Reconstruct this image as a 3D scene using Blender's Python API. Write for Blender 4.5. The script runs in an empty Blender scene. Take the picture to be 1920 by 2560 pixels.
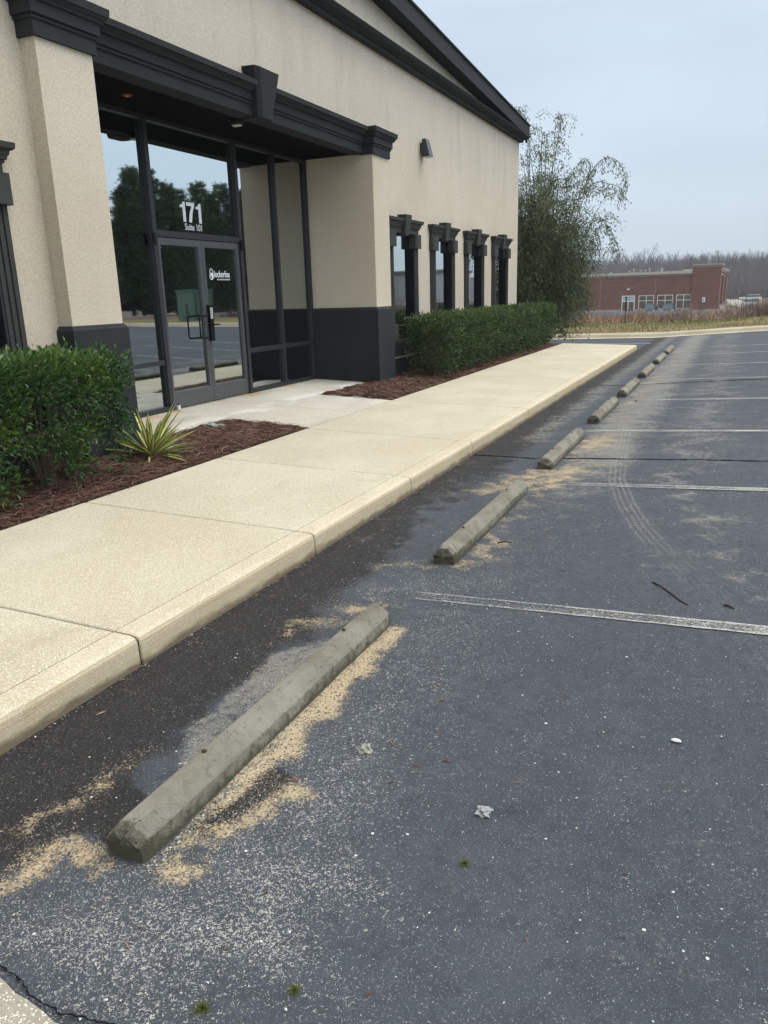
import bpy, math, random
import numpy as np
from mathutils import Vector, Matrix
rng=np.random.default_rng(7); random.seed(7)
S=bpy.context.scene; COL=S.collection
ASL=.048                      # cross fall of the car park
def gz(x): return ASL*x if x<9 else ASL*9
# ------------------------------------------------------------------ helpers
def tag(o,label=None,cat=None,group=None,kind=None):
    if label: o['label']=label
    if cat: o['category']=cat
    if group: o['group']=group
    if kind: o['kind']=kind
    return o
def empty(name,loc,rz=0):
    o=bpy.data.objects.new(name,None); COL.objects.link(o); o.location=loc; o.rotation_euler=(0,0,rz); return o
def link(name,me,mat=None,parent=None,loc=None,rz=0):
    o=bpy.data.objects.new(name,me); COL.objects.link(o)
    if mat: me.materials.append(mat)
    if parent: o.parent=parent
    if loc is not None: o.location=loc
    if rz: o.rotation_euler=(0,0,rz)
    return o
class MB:
    def __init__(s): s.v=[]; s.f=[]
    def add(s,vs,fs):
        b=len(s.v); s.v+= [tuple(map(float,v)) for v in vs]; s.f+= [tuple(b+i for i in f) for f in fs]; return s
    def box(s,x0,x1,y0,y1,z0,z1):
        return s.add([(x0,y0,z0),(x1,y0,z0),(x1,y1,z0),(x0,y1,z0),(x0,y0,z1),(x1,y0,z1),(x1,y1,z1),(x0,y1,z1)],
          [(0,3,2,1),(4,5,6,7),(0,1,5,4),(1,2,6,5),(2,3,7,6),(3,0,4,7)])
    def hexa(s,b,t): # 4 bottom pts ccw, 4 top pts ccw
        return s.add(list(b)+list(t),[(0,3,2,1),(4,5,6,7),(0,1,5,4),(1,2,6,5),(2,3,7,6),(3,0,4,7)])
    def bbox(s,x0,x1,y0,y1,z0,z1,b=.01): # box with chamfered +x/-y/+y/top edges
        return s.hexa([(x0,y0,z0),(x1,y0,z0),(x1,y1,z0),(x0,y1,z0)],[(x0,y0,z1-b),(x1,y0,z1-b),(x1,y1,z1-b),(x0,y1,z1-b)]).hexa(
            [(x0,y0,z1-b),(x1,y0,z1-b),(x1,y1,z1-b),(x0,y1,z1-b)],[(x0,y0+b,z1),(x1-b,y0+b,z1),(x1-b,y1-b,z1),(x0,y1-b,z1)])
    def mould(s,xb,xf,y0,y1,prof): # prof (z,p): stacked frusta, front and ends grow by p
        for (z0,p0),(z1,p1) in zip(prof[:-1],prof[1:]):
            if z1-z0<1e-6: continue
            s.hexa([(xb,y0-p0,z0),(xf+p0,y0-p0,z0),(xf+p0,y1+p0,z0),(xb,y1+p0,z0)],[(xb,y0-p1,z1),(xf+p1,y0-p1,z1),(xf+p1,y1+p1,z1),(xb,y1+p1,z1)])
        return s
    def tube(s,pts,r,n=6,r1=None,cap=True):
        pts=[Vector(p) for p in pts]; m=len(pts); r1=r if r1 is None else r1; b=len(s.v)
        for i,p in enumerate(pts):
            d=(pts[min(i+1,m-1)]-pts[max(i-1,0)]).normalized()
            a=d.orthogonal().normalized() if i==0 else (pa-d*pa.dot(d)).normalized(); pa=a; c=d.cross(a)
            rr=r+(r1-r)*i/max(1,m-1)
            for k in range(n):
                t=2*math.pi*k/n; q=p+(a*math.cos(t)+c*math.sin(t))*rr; s.v.append(tuple(q))
        for i in range(m-1):
            for k in range(n):
                s.f.append((b+i*n+k,b+i*n+(k+1)%n,b+(i+1)*n+(k+1)%n,b+(i+1)*n+k))
        if cap: s.f.append(tuple(b+k for k in range(n))[::-1]); s.f.append(tuple(b+(m-1)*n+k for k in range(n)))
        return s
    def cyl(s,c,r,h,axis='z',n=20):
        c=Vector(c); a={'x':Vector((1,0,0)),'y':Vector((0,1,0)),'z':Vector((0,0,1))}[axis]
        return s.tube([c,c+a*h],r,n)
    def build(s,name,mat,parent=None,loc=None,rz=0,smooth=False,bevel=0):
        me=bpy.data.meshes.new(name); me.from_pydata(s.v,[],s.f); me.update()
        o=link(name,me,mat,parent,loc,rz)
        if smooth:
            for p in me.polygons: p.use_smooth=True
        if bevel:
            m=o.modifiers.new('b','BEVEL'); m.width=bevel; m.segments=2; m.limit_method='ANGLE'
        return o
def npmesh(name,V,F,mat,parent=None,attrs=None,smooth=False,loc=None):
    V=np.asarray(V,np.float32); F=np.asarray(F,np.int32); me=bpy.data.meshes.new(name); n,k=F.shape
    me.vertices.add(len(V)); me.vertices.foreach_set('co',V.ravel())
    me.loops.add(n*k); me.loops.foreach_set('vertex_index',F.ravel())
    me.polygons.add(n); me.polygons.foreach_set('loop_start',np.arange(0,n*k,k,dtype=np.int32)); me.polygons.foreach_set('loop_total',np.full(n,k,np.int32))
    me.polygons.foreach_set('use_smooth',np.full(n,bool(smooth)))
    for a,v in (attrs or {}).items():
        at=me.attributes.new(a,'FLOAT','POINT'); at.data.foreach_set('value',np.asarray(v,np.float32))
    me.update(); me.validate(); return link(name,me,mat,parent,loc)
# ------------------------------------------------------------------ materials
class NT:
    def __init__(s,name,rough=.8,spec=.3):
        s.m=bpy.data.materials.new(name); s.m.use_nodes=True; s.t=s.m.node_tree; s.n=s.t.nodes; s.p=s.n['Principled BSDF']
        s.p.inputs['Roughness'].default_value=rough; s.p.inputs['Specular IOR Level'].default_value=spec
        s.out=s.n['Material Output']; g=s.n.new('ShaderNodeNewGeometry'); s.pos=g.outputs['Position']
    def set(s,i,v):
        if isinstance(v,bpy.types.NodeSocket): s.t.links.new(v,i)
        else: i.default_value=v if not (isinstance(v,tuple) and len(v)==3 and i.type=='RGBA') else (*v,1)
    def noise(s,scale,detail=3,rough=.55,vec=None,st=None,dist=0):
        n=s.n.new('ShaderNodeTexNoise'); n.inputs['Scale'].default_value=scale; n.inputs['Detail'].default_value=detail; n.inputs['Roughness'].default_value=rough; n.inputs['Distortion'].default_value=dist
        s.set(n.inputs['Vector'],s.vec(vec,st)); return n.outputs['Fac']
    def vec(s,vec=None,st=None):
        v=vec or s.pos
        if st:
            q=s.n.new('ShaderNodeVectorMath'); q.operation='MULTIPLY'; s.set(q.inputs[0],v); q.inputs[1].default_value=st; v=q.outputs[0]
        return v
    def voro(s,scale,feature='F1',out='Distance',vec=None,st=None,rnd=1):
        n=s.n.new('ShaderNodeTexVoronoi'); n.feature=feature; n.inputs['Scale'].default_value=scale; n.inputs['Randomness'].default_value=rnd
        s.set(n.inputs['Vector'],s.vec(vec,st)); return n.outputs[out]
    def ramp(s,fac,*stops,interp='LINEAR'):
        n=s.n.new('ShaderNodeValToRGB'); n.color_ramp.interpolation=interp; e=n.color_ramp.elements
        while len(e)<len(stops): e.new(.5)
        for el,(p,c) in zip(e,stops): el.position=p; el.color=(c,c,c,1) if not isinstance(c,tuple) else (*c,1)
        s.set(n.inputs[0],fac); return n.outputs[0]
    def mix(s,fac,a,b,mode='MIX'):
        n=s.n.new('ShaderNodeMix'); n.data_type='RGBA'; n.blend_type=mode; n.clamp_factor=True
        s.set(n.inputs['Factor'],fac); s.set(n.inputs[6],a); s.set(n.inputs[7],b); return n.outputs[2]
    def math(s,op,a,b=0.,c=None,clamp=False):
        n=s.n.new('ShaderNodeMath'); n.operation=op; n.use_clamp=clamp; s.set(n.inputs[0],a); s.set(n.inputs[1],b)
        if c is not None: s.set(n.inputs[2],c)
        return n.outputs[0]
    def attr(s,name):
        n=s.n.new('ShaderNodeAttribute'); n.attribute_name=name; return n.outputs['Fac']
    def sep(s,v=None):
        n=s.n.new('ShaderNodeSeparateXYZ'); s.set(n.inputs[0],v or s.pos); return n.outputs
    def bump(s,h,strength=.3,dist=.01):
        n=s.n.new('ShaderNodeBump'); n.inputs['Strength'].default_value=strength; n.inputs['Distance'].default_value=dist; s.set(n.inputs['Height'],h)
        s.t.links.new(n.outputs[0],s.p.inputs['Normal'])
    def col(s,c): s.set(s.p.inputs['Base Color'],c); return s
    def rough(s,c): s.set(s.p.inputs['Roughness'],c); return s
    def smooth(s,x,a,b):
        n=s.n.new('ShaderNodeMapRange'); n.interpolation_type='SMOOTHSTEP'; s.set(n.inputs[0],x); n.inputs[1].default_value=a; n.inputs[2].default_value=b; return n.outputs[0]
def simple(name,c,rough=.6,spec=.3,metal=0,var=.12,bump=.0,scale=30):
    t=NT(name,rough,spec); f=t.noise(scale,4)
    t.col(t.mix(f,tuple(x*(1-var) for x in c),tuple(min(1,x*(1+var)) for x in c))); t.p.inputs['Metallic'].default_value=metal
    if bump: t.bump(t.noise(scale*4,2),bump,.003)
    return t.m
M={}
def mk_stucco():
    t=NT('stucco',.92,.15)
    big=t.noise(.7,4); streak=t.noise(3.2,5,.6,st=(1,1,.16)); fine=t.noise(75,3,.6,st=(1,1,.8)); fin2=t.noise(34,2)
    c=t.mix(t.smooth(big,.3,.7),(.585,.50,.385),(.635,.562,.45))
    z=t.sep()[2]; up=t.smooth(z,3.6,4.6)
    c=t.mix(t.math('MULTIPLY',up,.75),c,(.585,.52,.44))
    c=t.mix(t.math('MULTIPLY',t.smooth(streak,.45,.75),t.math('ADD',t.math('MULTIPLY',up,.4),.12)),c,(.42,.385,.325))
    y=t.sep()[1]; seam=t.math('MULTIPLY',t.smooth(t.math('ABSOLUTE',t.math('SUBTRACT',y,8.95)),.035,.0),up)
    c=t.mix(t.math('MULTIPLY',seam,.35),c,(.62,.50,.42))
    c=t.mix(t.smooth(fine,.60,.40),c,t.mix(.32,c,(.30,.25,.17)))
    t.col(c); t.bump(t.math('ADD',fine,t.math('MULTIPLY',fin2,.8)),.55,.006); return t.m
def mk_trim():
    t=NT('charcoal_trim',.85,.25); big=t.noise(3,4); fine=t.noise(160,2); st=t.noise(5,4,.6,st=(1,1,.15))
    c=t.mix(big,(.019,.021,.023),(.030,.032,.034)); c=t.mix(t.smooth(st,.55,.8),c,(.020,.021,.019))
    c=t.mix(t.smooth(fine,.62,.8),c,(.07,.07,.07)); t.col(c); t.bump(fine,.35,.003); return t.m
def mk_weathered():
    t=NT('weathered_charcoal',.9,.2); big=t.noise(6,4); fine=t.noise(120,2)
    c=t.mix(big,(.034,.035,.034),(.062,.061,.057)); c=t.mix(t.smooth(fine,.6,.8),c,(.12,.115,.10)); t.col(c); t.bump(fine,.3,.003); return t.m
def mk_glass(tint=(.46,.50,.51)):
    t=NT('tinted_glass',.02,.5); t.p.inputs['Metallic'].default_value=1; t.col(tint)
    t.bump(t.noise(1.3,1),.02,.02); return t.m
def mk_walk(name,c1,c2,edge=(.42,.34,.2)):
    t=NT(name,.93,.15); big=t.noise(1.1,5); mid=t.noise(6,4); f=t.noise(420,2,.6); v=t.voro(260,out='Color')
    c=t.mix(t.smooth(big,.35,.7),c1,c2); c=t.mix(t.math('MULTIPLY',t.smooth(mid,.55,.8),.35),c,(.42,.36,.25))
    vs=t.sep(v)
    c=t.mix(t.smooth(vs[0],.72,.95),c,t.mix(.5,c,(.26,.21,.13)))
    c=t.mix(t.smooth(vs[1],.8,.98),c,(.86,.80,.66))
    wn=t.n.new('ShaderNodeTexWhiteNoise'); wn.noise_dimensions='1D'; t.set(wn.inputs['W'],t.math('FLOOR',t.math('DIVIDE',t.math('SUBTRACT',t.sep()[1],2.6),1.735)))
    c=t.mix(t.math('MULTIPLY',wn.outputs['Value'],.16),c,(.46,.39,.27)); stn=t.noise(2.3,6,.7,st=(1,.5,1)); c=t.mix(t.math('MULTIPLY',t.smooth(stn,.56,.72),.30),c,(.36,.31,.22))
    sp=t.voro(38); spr=t.sep(t.voro(38,out='Color'))[0]
    c=t.mix(t.math('MULTIPLY',t.smooth(sp,.13,.06),t.math('GREATER_THAN',spr,.93)),c,(.15,.12,.08))
    t.col(c); t.bump(t.math('ADD',f,t.math('MULTIPLY',mid,.6)),.4,.003); return t
M['stucco']=mk_stucco(); M['trim']=mk_trim(); M['wtrim']=mk_weathered(); M['glass']=mk_glass()
M['alu']=simple('anodised_frame',(.13,.135,.14),.38,.5,metal=.6,var=.14,scale=12)
M['mull']=simple('dark_mullion',(.045,.047,.05),.42,.4,metal=.4,var=.14,scale=12)
M['alud']=simple('dark_frame',(.018,.019,.021),.4,.4)
M['black']=simple('black_paint',(.006,.006,.007),.6,.2)
M['soffit']=simple('black_soffit',(.007,.007,.008),.95,.03,var=.3)
M['white']=simple('white_vinyl',(.80,.82,.84),.5,.3,var=.02)
M['whitep']=simple('white_plastic',(.7,.7,.7),.4,.4,var=.03)
M['bronze']=simple('bronze_lamp',(.028,.027,.027),.35,.5)
M['lens']=simple('lamp_lens',(.55,.54,.42),.25,.5,var=.05)
M['orange']=simple('rusty_cover',(.32,.10,.04),.7,.2)
t=mk_walk('sidewalk_concrete',(.50,.435,.31),(.575,.51,.375)); M['walk']=t.m
t=mk_walk('kerb_concrete',(.54,.465,.325),(.61,.535,.39))
# brushed face of the kerb: fine horizontal lines, dirt stain low down
ln=t.noise(14,3,.6,st=(1,.12,22)); z=t.sep()[2]
base=t.p.inputs['Base Color'].links[0].from_socket
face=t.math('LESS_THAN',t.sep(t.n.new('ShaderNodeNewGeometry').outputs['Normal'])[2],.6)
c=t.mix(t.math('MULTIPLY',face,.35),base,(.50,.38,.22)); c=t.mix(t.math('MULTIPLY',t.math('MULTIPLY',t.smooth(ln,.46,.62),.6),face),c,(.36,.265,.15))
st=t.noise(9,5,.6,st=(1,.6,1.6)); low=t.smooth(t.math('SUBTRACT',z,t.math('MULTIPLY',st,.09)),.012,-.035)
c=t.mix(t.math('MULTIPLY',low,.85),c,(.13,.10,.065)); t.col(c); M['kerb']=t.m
t=mk_walk('entry_concrete',(.50,.455,.375),(.60,.555,.475)); st=t.noise(1.8,5,.6,st=(1,.35,1)); base=t.p.inputs['Base Color'].links[0].from_socket
x_,y_,z_=t.sep(); rust=t.math('MULTIPLY',t.smooth(x_,-3.75,-4.15),t.smooth(t.noise(2.4,4),.42,.6))
c=t.mix(t.math('MULTIPLY',rust,.75),base,(.52,.31,.13)); c=t.mix(t.math('MULTIPLY',t.smooth(st,.5,.72),.5),c,(.33,.29,.22))
pale=t.math('MULTIPLY',t.smooth(t.math('ABSOLUTE',t.math('ADD',x_,3.25)),.3,0.),t.smooth(t.noise(5,4,.6,st=(1,.5,1)),.4,.6)); c=t.mix(t.math('MULTIPLY',pale,.6),c,(.74,.71,.66)); t.col(c); M['entry']=t.m
M['joint']=simple('joint_dirt',(.07,.055,.04),.95,.1,var=.4)
# asphalt ------------------------------------------------
def mk_asphalt():
    t=NT('asphalt',.88,.22)
    sand,dust,dark,dry,lite=[t.attr(a) for a in ('sand','dust','dark','dry','lite')]
    tu,ts=t.attr('tu'),t.attr('ts')
    big=t.noise(.55,4); mid=t.noise(4.5,5,.6); mott=t.noise(16,5,.62); g=t.noise(240,3,.65); g2=t.noise(110,3,.6)
    c=t.mix(t.smooth(big,.3,.7),(.060,.069,.082),(.077,.087,.101))
    c=t.mix(t.math('MULTIPLY',t.smooth(mid,.42,.72),.55),c,(.092,.099,.110))
    c=t.mix(t.math('MULTIPLY',t.smooth(mott,.56,.36),.5),c,(.046,.048,.056))
    c=t.mix(t.math('MULTIPLY',t.smooth(g,.62,.35),.6),c,(.040,.042,.050))
    c=t.mix(t.math('MULTIPLY',t.smooth(g,.54,.72),.55),c,(.17,.18,.19))
    # dark damp dirt along the kerb
    dk=t.smooth(t.math('ADD',dark,t.math('ADD',t.math('MULTIPLY',t.math('SUBTRACT',mid,.5),.9),t.math('MULTIPLY',t.math('SUBTRACT',mott,.5),.4))),.20,.50)
    c=t.mix(t.math('MULTIPLY',dk,.92),c,t.mix(t.smooth(g2,.35,.7),(.014,.0125,.012),(.040,.034,.031)))
    # dry dusty pale gray
    dr=t.smooth(t.math('ADD',dry,t.math('ADD',t.math('MULTIPLY',t.math('SUBTRACT',t.noise(2.2,4,.6,st=(1,1.5,1)),.5),1.3),t.math('MULTIPLY',t.math('SUBTRACT',t.noise(24,6,.75),.5),1.9))),.45,1.0)
    c=t.mix(t.math('MULTIPLY',dr,.8),c,t.mix(t.smooth(g2,.3,.7),(.12,.115,.105),(.33,.305,.255)))
    # worn, light aggregate showing: fine and squiggly
    wn=t.noise(120,2,.5,dist=1.2); thr=t.math('ADD',dust,t.math('MULTIPLY',t.math('SUBTRACT',t.noise(7,4,.6),.5),.9))
    on=t.math('MULTIPLY',t.smooth(t.math('ADD',wn,t.math('MULTIPLY',thr,.15)),.715,.75),.75)
    c=t.mix(on,c,(.52,.50,.44))
    # light aggregate squiggles of the foreground
    wl=t.noise(115,2,.6,dist=1.3); th2=t.math('ADD',lite,t.math('MULTIPLY',t.math('SUBTRACT',t.noise(5,4,.6),.5),.7))
    on2=t.smooth(t.math('ADD',wl,t.math('MULTIPLY',th2,.15)),.685,.715); c=t.mix(t.math('MULTIPLY',on2,.8),c,t.mix(g,(.30,.29,.25),(.62,.60,.52)))
    c=t.mix(t.math('MULTIPLY',t.smooth(t.noise(2.6,5,.7),.60,.75),.55),c,(.030,.031,.034))
    # sparse white specks everywhere (two sizes)
    for sc,thk,lim in ((150,.24,.955),(70,.17,.972),(260,.3,.93)):
        d=t.voro(sc); r=t.sep(t.voro(sc,out='Color'))
        s_=t.math('MULTIPLY',t.smooth(d,thk,thk*.6),t.math('GREATER_THAN',r[0],lim)); c=t.mix(t.math('MULTIPLY',s_,.8),c,t.mix(r[1],(.62,.62,.59),(.28,.26,.21)))
    # tyre prints of dried dust
    rib=t.smooth(t.math('ABSOLUTE',t.math('SINE',t.math('MULTIPLY',tu,3.14159*4.5/.19))),.45,.7)
    chev=t.smooth(t.math('SINE',t.math('MULTIPLY',t.math('ADD',ts,t.math('MULTIPLY',t.math('ABSOLUTE',tu),.35)),240.)),-.6,.1)
    inside=t.smooth(t.math('ABSOLUTE',tu),.105,.085)
    fadet=t.math('MULTIPLY',t.smooth(ts,0,1.2),t.math('ADD',t.math('MULTIPLY',t.smooth(ts,7.2,5.4),.8),.2))
    tr=t.math('MULTIPLY',t.math('MULTIPLY',t.math('MULTIPLY',rib,chev),t.smooth(t.noise(60,3,.7),.36,.55)),t.math('MULTIPLY',t.math('MULTIPLY',inside,fadet),t.smooth(t.noise(5,4),.28,.5)))
    c=t.mix(t.math('MULTIPLY',tr,.55),c,(.30,.28,.235))
    # loose sand, granular
    sn=t.math('ADD',sand,t.math('ADD',t.math('MULTIPLY',t.math('SUBTRACT',t.noise(9,6,.75),.5),2.1),t.math('MULTIPLY',t.math('SUBTRACT',g2,.5),1.5)))
    sm=t.math('MULTIPLY',t.smooth(sn,.38,.95),t.smooth(sand,.0,.2))
    sc_=t.mix(t.smooth(t.noise(170,2),.3,.7),(.34,.26,.155),(.62,.50,.325)); sr=t.sep(t.voro(160,out='Color'))[0]
    sc_=t.mix(t.smooth(sr,.8,.95),sc_,(.10,.07,.05)); c=t.mix(t.math('MULTIPLY',sm,.92),c,sc_)
    t.col(c); t.bump(t.math('ADD',t.math('ADD',g,t.math('MULTIPLY',g2,.8)),t.math('MULTIPLY',sm,.6)),.75,.004)
    t.rough(t.mix(sm,(.82,.82,.82),(1,1,1))); return t.m
M['asphalt']=mk_asphalt()
def mk_mulch():
    t=NT('mulch_ground',1,.05); a=t.noise(40,4,.7,st=(1,1,1),dist=2); b=t.noise(3,3)
    c=t.mix(t.smooth(a,.35,.7),(.028,.015,.011),(.15,.075,.05)); c=t.mix(t.math('MULTIPLY',b,.3),c,(.10,.06,.045)); t.col(c); t.bump(a,1,.02); return t.m
M['mulch']=mk_mulch()
def rndmat(name,stops,rough=.7,spec=.3,trans=0,attr='rnd',noise=None):
    t=NT(name,rough,spec); f=t.attr(attr)
    if noise: f=t.math('ADD',t.math('MULTIPLY',f,.6),t.math('MULTIPLY',t.smooth(t.noise(noise,3),.3,.7),.4))
    c=t.ramp(f,*stops); t.col(c)
    if trans:
        tr=t.n.new('ShaderNodeBsdfTranslucent'); t.set(tr.inputs[0],c); mx=t.n.new('ShaderNodeMixShader'); mx.inputs[0].default_value=trans
        t.t.links.new(t.p.outputs[0],mx.inputs[1]); t.t.links.new(tr.outputs[0],mx.inputs[2]); t.t.links.new(mx.outputs[0],t.out.inputs[0])
    return t.m
M['straw']=rndmat('pine_straw',((0,(.04,.020,.014)),(.4,(.115,.056,.038)),(.8,(.21,.115,.08)),(1,(.38,.27,.20))),.8,.2)
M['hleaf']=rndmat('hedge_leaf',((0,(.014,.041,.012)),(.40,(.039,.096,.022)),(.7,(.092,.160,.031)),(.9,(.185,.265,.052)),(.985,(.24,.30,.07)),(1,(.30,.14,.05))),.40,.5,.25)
M['hleaf2']=rndmat('hedge_leaf_far',((0,(.020,.042,.012)),(.45,(.052,.092,.024)),(.8,(.11,.155,.038)),(1,(.24,.29,.09))),.40,.5,.22)
M['twig']=simple('twig_bark',(.17,.135,.095),.9,.1,var=.35,scale=15)
M['bush']=rndmat('bush_leaf',((0,(.055,.078,.035)),(.5,(.135,.165,.075)),(.85,(.22,.25,.12)),(1,(.32,.25,.14))),.6,.3,.2)
M['bark']=simple('bark',(.10,.085,.075),.95,.1,var=.35,scale=12,bump=.4)
M['pine']=rndmat('pine_needles',((0,(.02,.035,.012)),(.5,(.06,.10,.028)),(.85,(.13,.18,.045)),(1,(.22,.26,.06))),.7,.2,.1)
M['pine2']=M['pine']
M['yucca']=NT('yucca_leaf',.5,.35)
t=M['yucca']; f=t.attr('u'); r=t.attr('rnd'); c=t.ramp(f,(0,(.07,.12,.035)),(.18,(.08,.13,.035)),(.30,(.66,.62,.20)),(.9,(.78,.74,.34)),(1,(.72,.68,.30)),interp='LINEAR'); t.col(t.mix(t.math('MULTIPLY',r,.35),c,(.30,.34,.10))); M['yucca']=t.m
def mk_stop():
    t=NT('stop_concrete',.93,.15); b=t.noise(4.5,5,.6); m=t.noise(26,5,.68); f=t.noise(230,3,.6); big=t.noise(1.5,3)
    c=t.mix(t.smooth(b,.3,.7),(.195,.178,.130),(.32,.30,.24)); c=t.mix(t.math('MULTIPLY',t.smooth(big,.5,.7),.45),c,(.33,.315,.265))
    c=t.mix(t.math('MULTIPLY',t.smooth(m,.52,.72),.55),c,(.115,.108,.072)); c=t.mix(t.math('MULTIPLY',t.smooth(f,.6,.75),.5),c,(.36,.36,.31)); c=t.mix(t.math('MULTIPLY',t.smooth(f,.42,.3),.6),c,(.07,.07,.045))
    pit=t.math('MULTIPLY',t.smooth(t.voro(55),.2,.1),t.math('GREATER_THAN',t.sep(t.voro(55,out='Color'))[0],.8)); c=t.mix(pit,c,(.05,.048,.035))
    at=t.attr('low'); c=t.mix(t.math('MULTIPLY',t.smooth(t.math('ADD',at,t.math('MULTIPLY',t.math('SUBTRACT',m,.5),1.6)),.25,.85),.85),c,(.072,.068,.045))  # low mask: shade painted into the base and side colour, mixed with stains
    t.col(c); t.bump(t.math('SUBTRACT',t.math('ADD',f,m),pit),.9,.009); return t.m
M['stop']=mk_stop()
def mk_paint():
    t=NT('worn_line_paint',.85,.2); u=t.attr('u'); n=t.noise(60,4,.7); n2=t.noise(200,3,.6); n3=t.noise(3,3)
    edge=t.smooth(t.math('ABSOLUTE',t.math('SUBTRACT',u,.5)),.30,.44); wear=t.attr('wear')
    a=t.math('ADD',t.math('ADD',t.math('MULTIPLY',n,.55),t.math('MULTIPLY',n2,.55)),t.math('ADD',t.math('MULTIPLY',edge,.14),t.math('MULTIPLY',t.math('SUBTRACT',n3,.5),.35)))
    a=t.smooth(t.math('SUBTRACT',a,t.math('MULTIPLY',wear,.12)),.36,.66)
    t.col(t.mix(t.smooth(n2,.35,.6),(.27,.25,.19),(.56,.55,.50)))
    tr=t.n.new('ShaderNodeBsdfTransparent'); mx=t.n.new('ShaderNodeMixShader'); t.set(mx.inputs[0],a); t.t.links.new(tr.outputs[0],mx.inputs[1]); t.t.links.new(t.p.outputs[0],mx.inputs[2]); t.t.links.new(mx.outputs[0],t.out.inputs[0]); return t.m
M['paint']=mk_paint()
def mk_grass():
    t=NT('verge_ground',1,.05); a=t.noise(.5,4,.6,st=(.35,1.6,1)); b=t.noise(14,4,.7)
    x,y,z=t.sep(); back=t.smooth(t.math('SUBTRACT',y,t.math('MULTIPLY',x,.25)),31.0,32.4)
    green=t.math('ADD',t.math('MULTIPLY',back,.42),t.smooth(a,.46,.62)); c=t.mix(t.math('MULTIPLY',green,.85,clamp=True),(.34,.26,.145),(.145,.17,.062)); c=t.mix(t.math('MULTIPLY',b,.5),c,(.16,.13,.075)); 
    far=t.smooth(y,34,38); c=t.mix(far,c,t.mix(b,(.11,.075,.055),(.22,.155,.11))); c=t.mix(t.smooth(y,235,262),c,t.mix(b,(.115,.095,.085),(.17,.14,.13)))
    t.col(c); t.bump(b,.8,.05); return t.m
M['grass']=mk_grass()
M['gblade']=rndmat('grass_blade',((0,(.13,.15,.05)),(.5,(.28,.23,.12)),(1,(.42,.33,.19))),.9,.1)
M['weed']=rndmat('dry_weed',((0,(.11,.08,.065)),(.45,(.23,.165,.135)),(.8,(.36,.27,.21)),(.9,(.40,.24,.12)),(1,(.50,.38,.27))),.9,.1)
# ------------------------------------------------------------------ ground data
PG={'A':[(0.98,1.49),(1.07,1.46),(1.14,1.52),(1.17,1.74),(1.24,1.92),(1.31,1.96),(1.22,2.0),(1.1,1.99),(1.09,2.24),(1.11,2.61),(1.07,3.08),(1.07,3.28),(0.97,3.38),(0.95,3.15),(0.94,2.87),(0.95,2.29),(0.96,1.9),(0.97,1.64)],
'B':[(0.58,1.29),(0.56,1.4),(0.62,1.48),(0.81,1.5),(0.89,1.45),(0.83,1.42),(0.7,1.41),(0.69,1.31),(0.65,1.23)],
'C':[(0.4,1.45),(0.46,1.64),(0.49,1.91),(0.53,2.01),(0.59,1.86),(0.55,1.65),(0.54,1.5),(0.5,1.36)],
'L':[(0.68,1.97),(0.57,2.24),(0.57,2.64),(0.54,2.9),(0.76,3.15),(0.86,3.03),(0.88,2.61),(0.88,2.24),(0.9,1.89),(0.83,1.89)],
'D':[(0.38,3.15),(0.46,3.34),(0.62,3.46),(0.7,3.74),(0.84,3.67),(0.84,3.49),(0.73,3.29),(0.49,3.05)],
'E':[(1.01,4.26),(1.15,4.29),(1.24,4.71),(1.06,5.05),(1.07,6.1),(1.26,6.47),(1.33,7.21),(1.21,7.48),(0.95,6.76),(0.97,6.09),(0.98,4.84)],
'F':[(0.46,4.22),(0.8,4.41),(0.86,4.23),(0.54,4.1)],
'G':[(0.44,6.13),(0.59,6.72),(0.82,7.18),(1.37,7.44),(1.26,6.63),(0.99,6.3),(0.68,6.05)],
'H':[(0.96,8.68),(1.25,9.07),(1.39,8.56),(1.28,8.04),(1.02,7.88)],
'I':[(0.26,8.95),(0.38,9.23),(0.47,8.74)],
'S':[(0.60,1.15),(0.8,1.40),(1.12,1.40),(1.25,1.66),(1.45,1.75),(1.6,1.62),(1.62,1.3),(1.41,1.12),(0.98,1.06)],
'W':[(0.39,3.56),(0.7,4.11),(1.42,4.2),(1.38,3.92),(0.88,3.6),(0.63,3.58)],
'T':[(1.91,7.08),(2.1,7.1),(2.4,5.79),(2.63,4.6),(2.72,4.11),(2.64,4.21),(2.37,5.18)],
'dk':[(0.62,1.46),(0.46,1.62),(0.6,1.79),(0.82,1.74),(0.78,1.57)],
'dry':[(0.18,5.34),(0.14,6.6),(0.25,6.95),(0.4,6.16),(0.53,4.96)]}
def polymask(X,Y,poly,soft):
    P=np.array(poly); n=len(P); X=X+.05*soft/.1*np.sin(Y*19+X*7)*min(1,soft*8); Y=Y+.05*np.sin(X*23+Y*5)*min(1,soft*8); inside=np.zeros(X.shape,bool); d2=np.full(X.shape,1e9)
    for i in range(n):
        x0,y0=P[i]; x1,y1=P[(i+1)%n]
        if y0!=y1:
            c=((y0>Y)!=(y1>Y))&(X<(x1-x0)*(Y-y0)/(y1-y0)+x0); inside^=c
        L=(x1-x0)**2+(y1-y0)**2; t=np.clip(((X-x0)*(x1-x0)+(Y-y0)*(y1-y0))/max(L,1e-9),0,1)
        d2=np.minimum(d2,(X-x0-t*(x1-x0))**2+(Y-y0-t*(y1-y0))**2)
    d=np.sqrt(d2); sd=np.where(inside,d,-d); return np.clip(.5+sd/(2*soft),0,1)
STOPS=[(.975,1.48,3.36),(.985,4.31,6.2),(.985,7.12,8.86),(.985,9.83,11.62),(.99,12.42,14.2),(.985,15.15,17.0),(.975,17.91,19.78),(.965,20.57,22.4)]
def smax(*a): return np.maximum.reduce(np.broadcast_arrays(*a))
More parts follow.
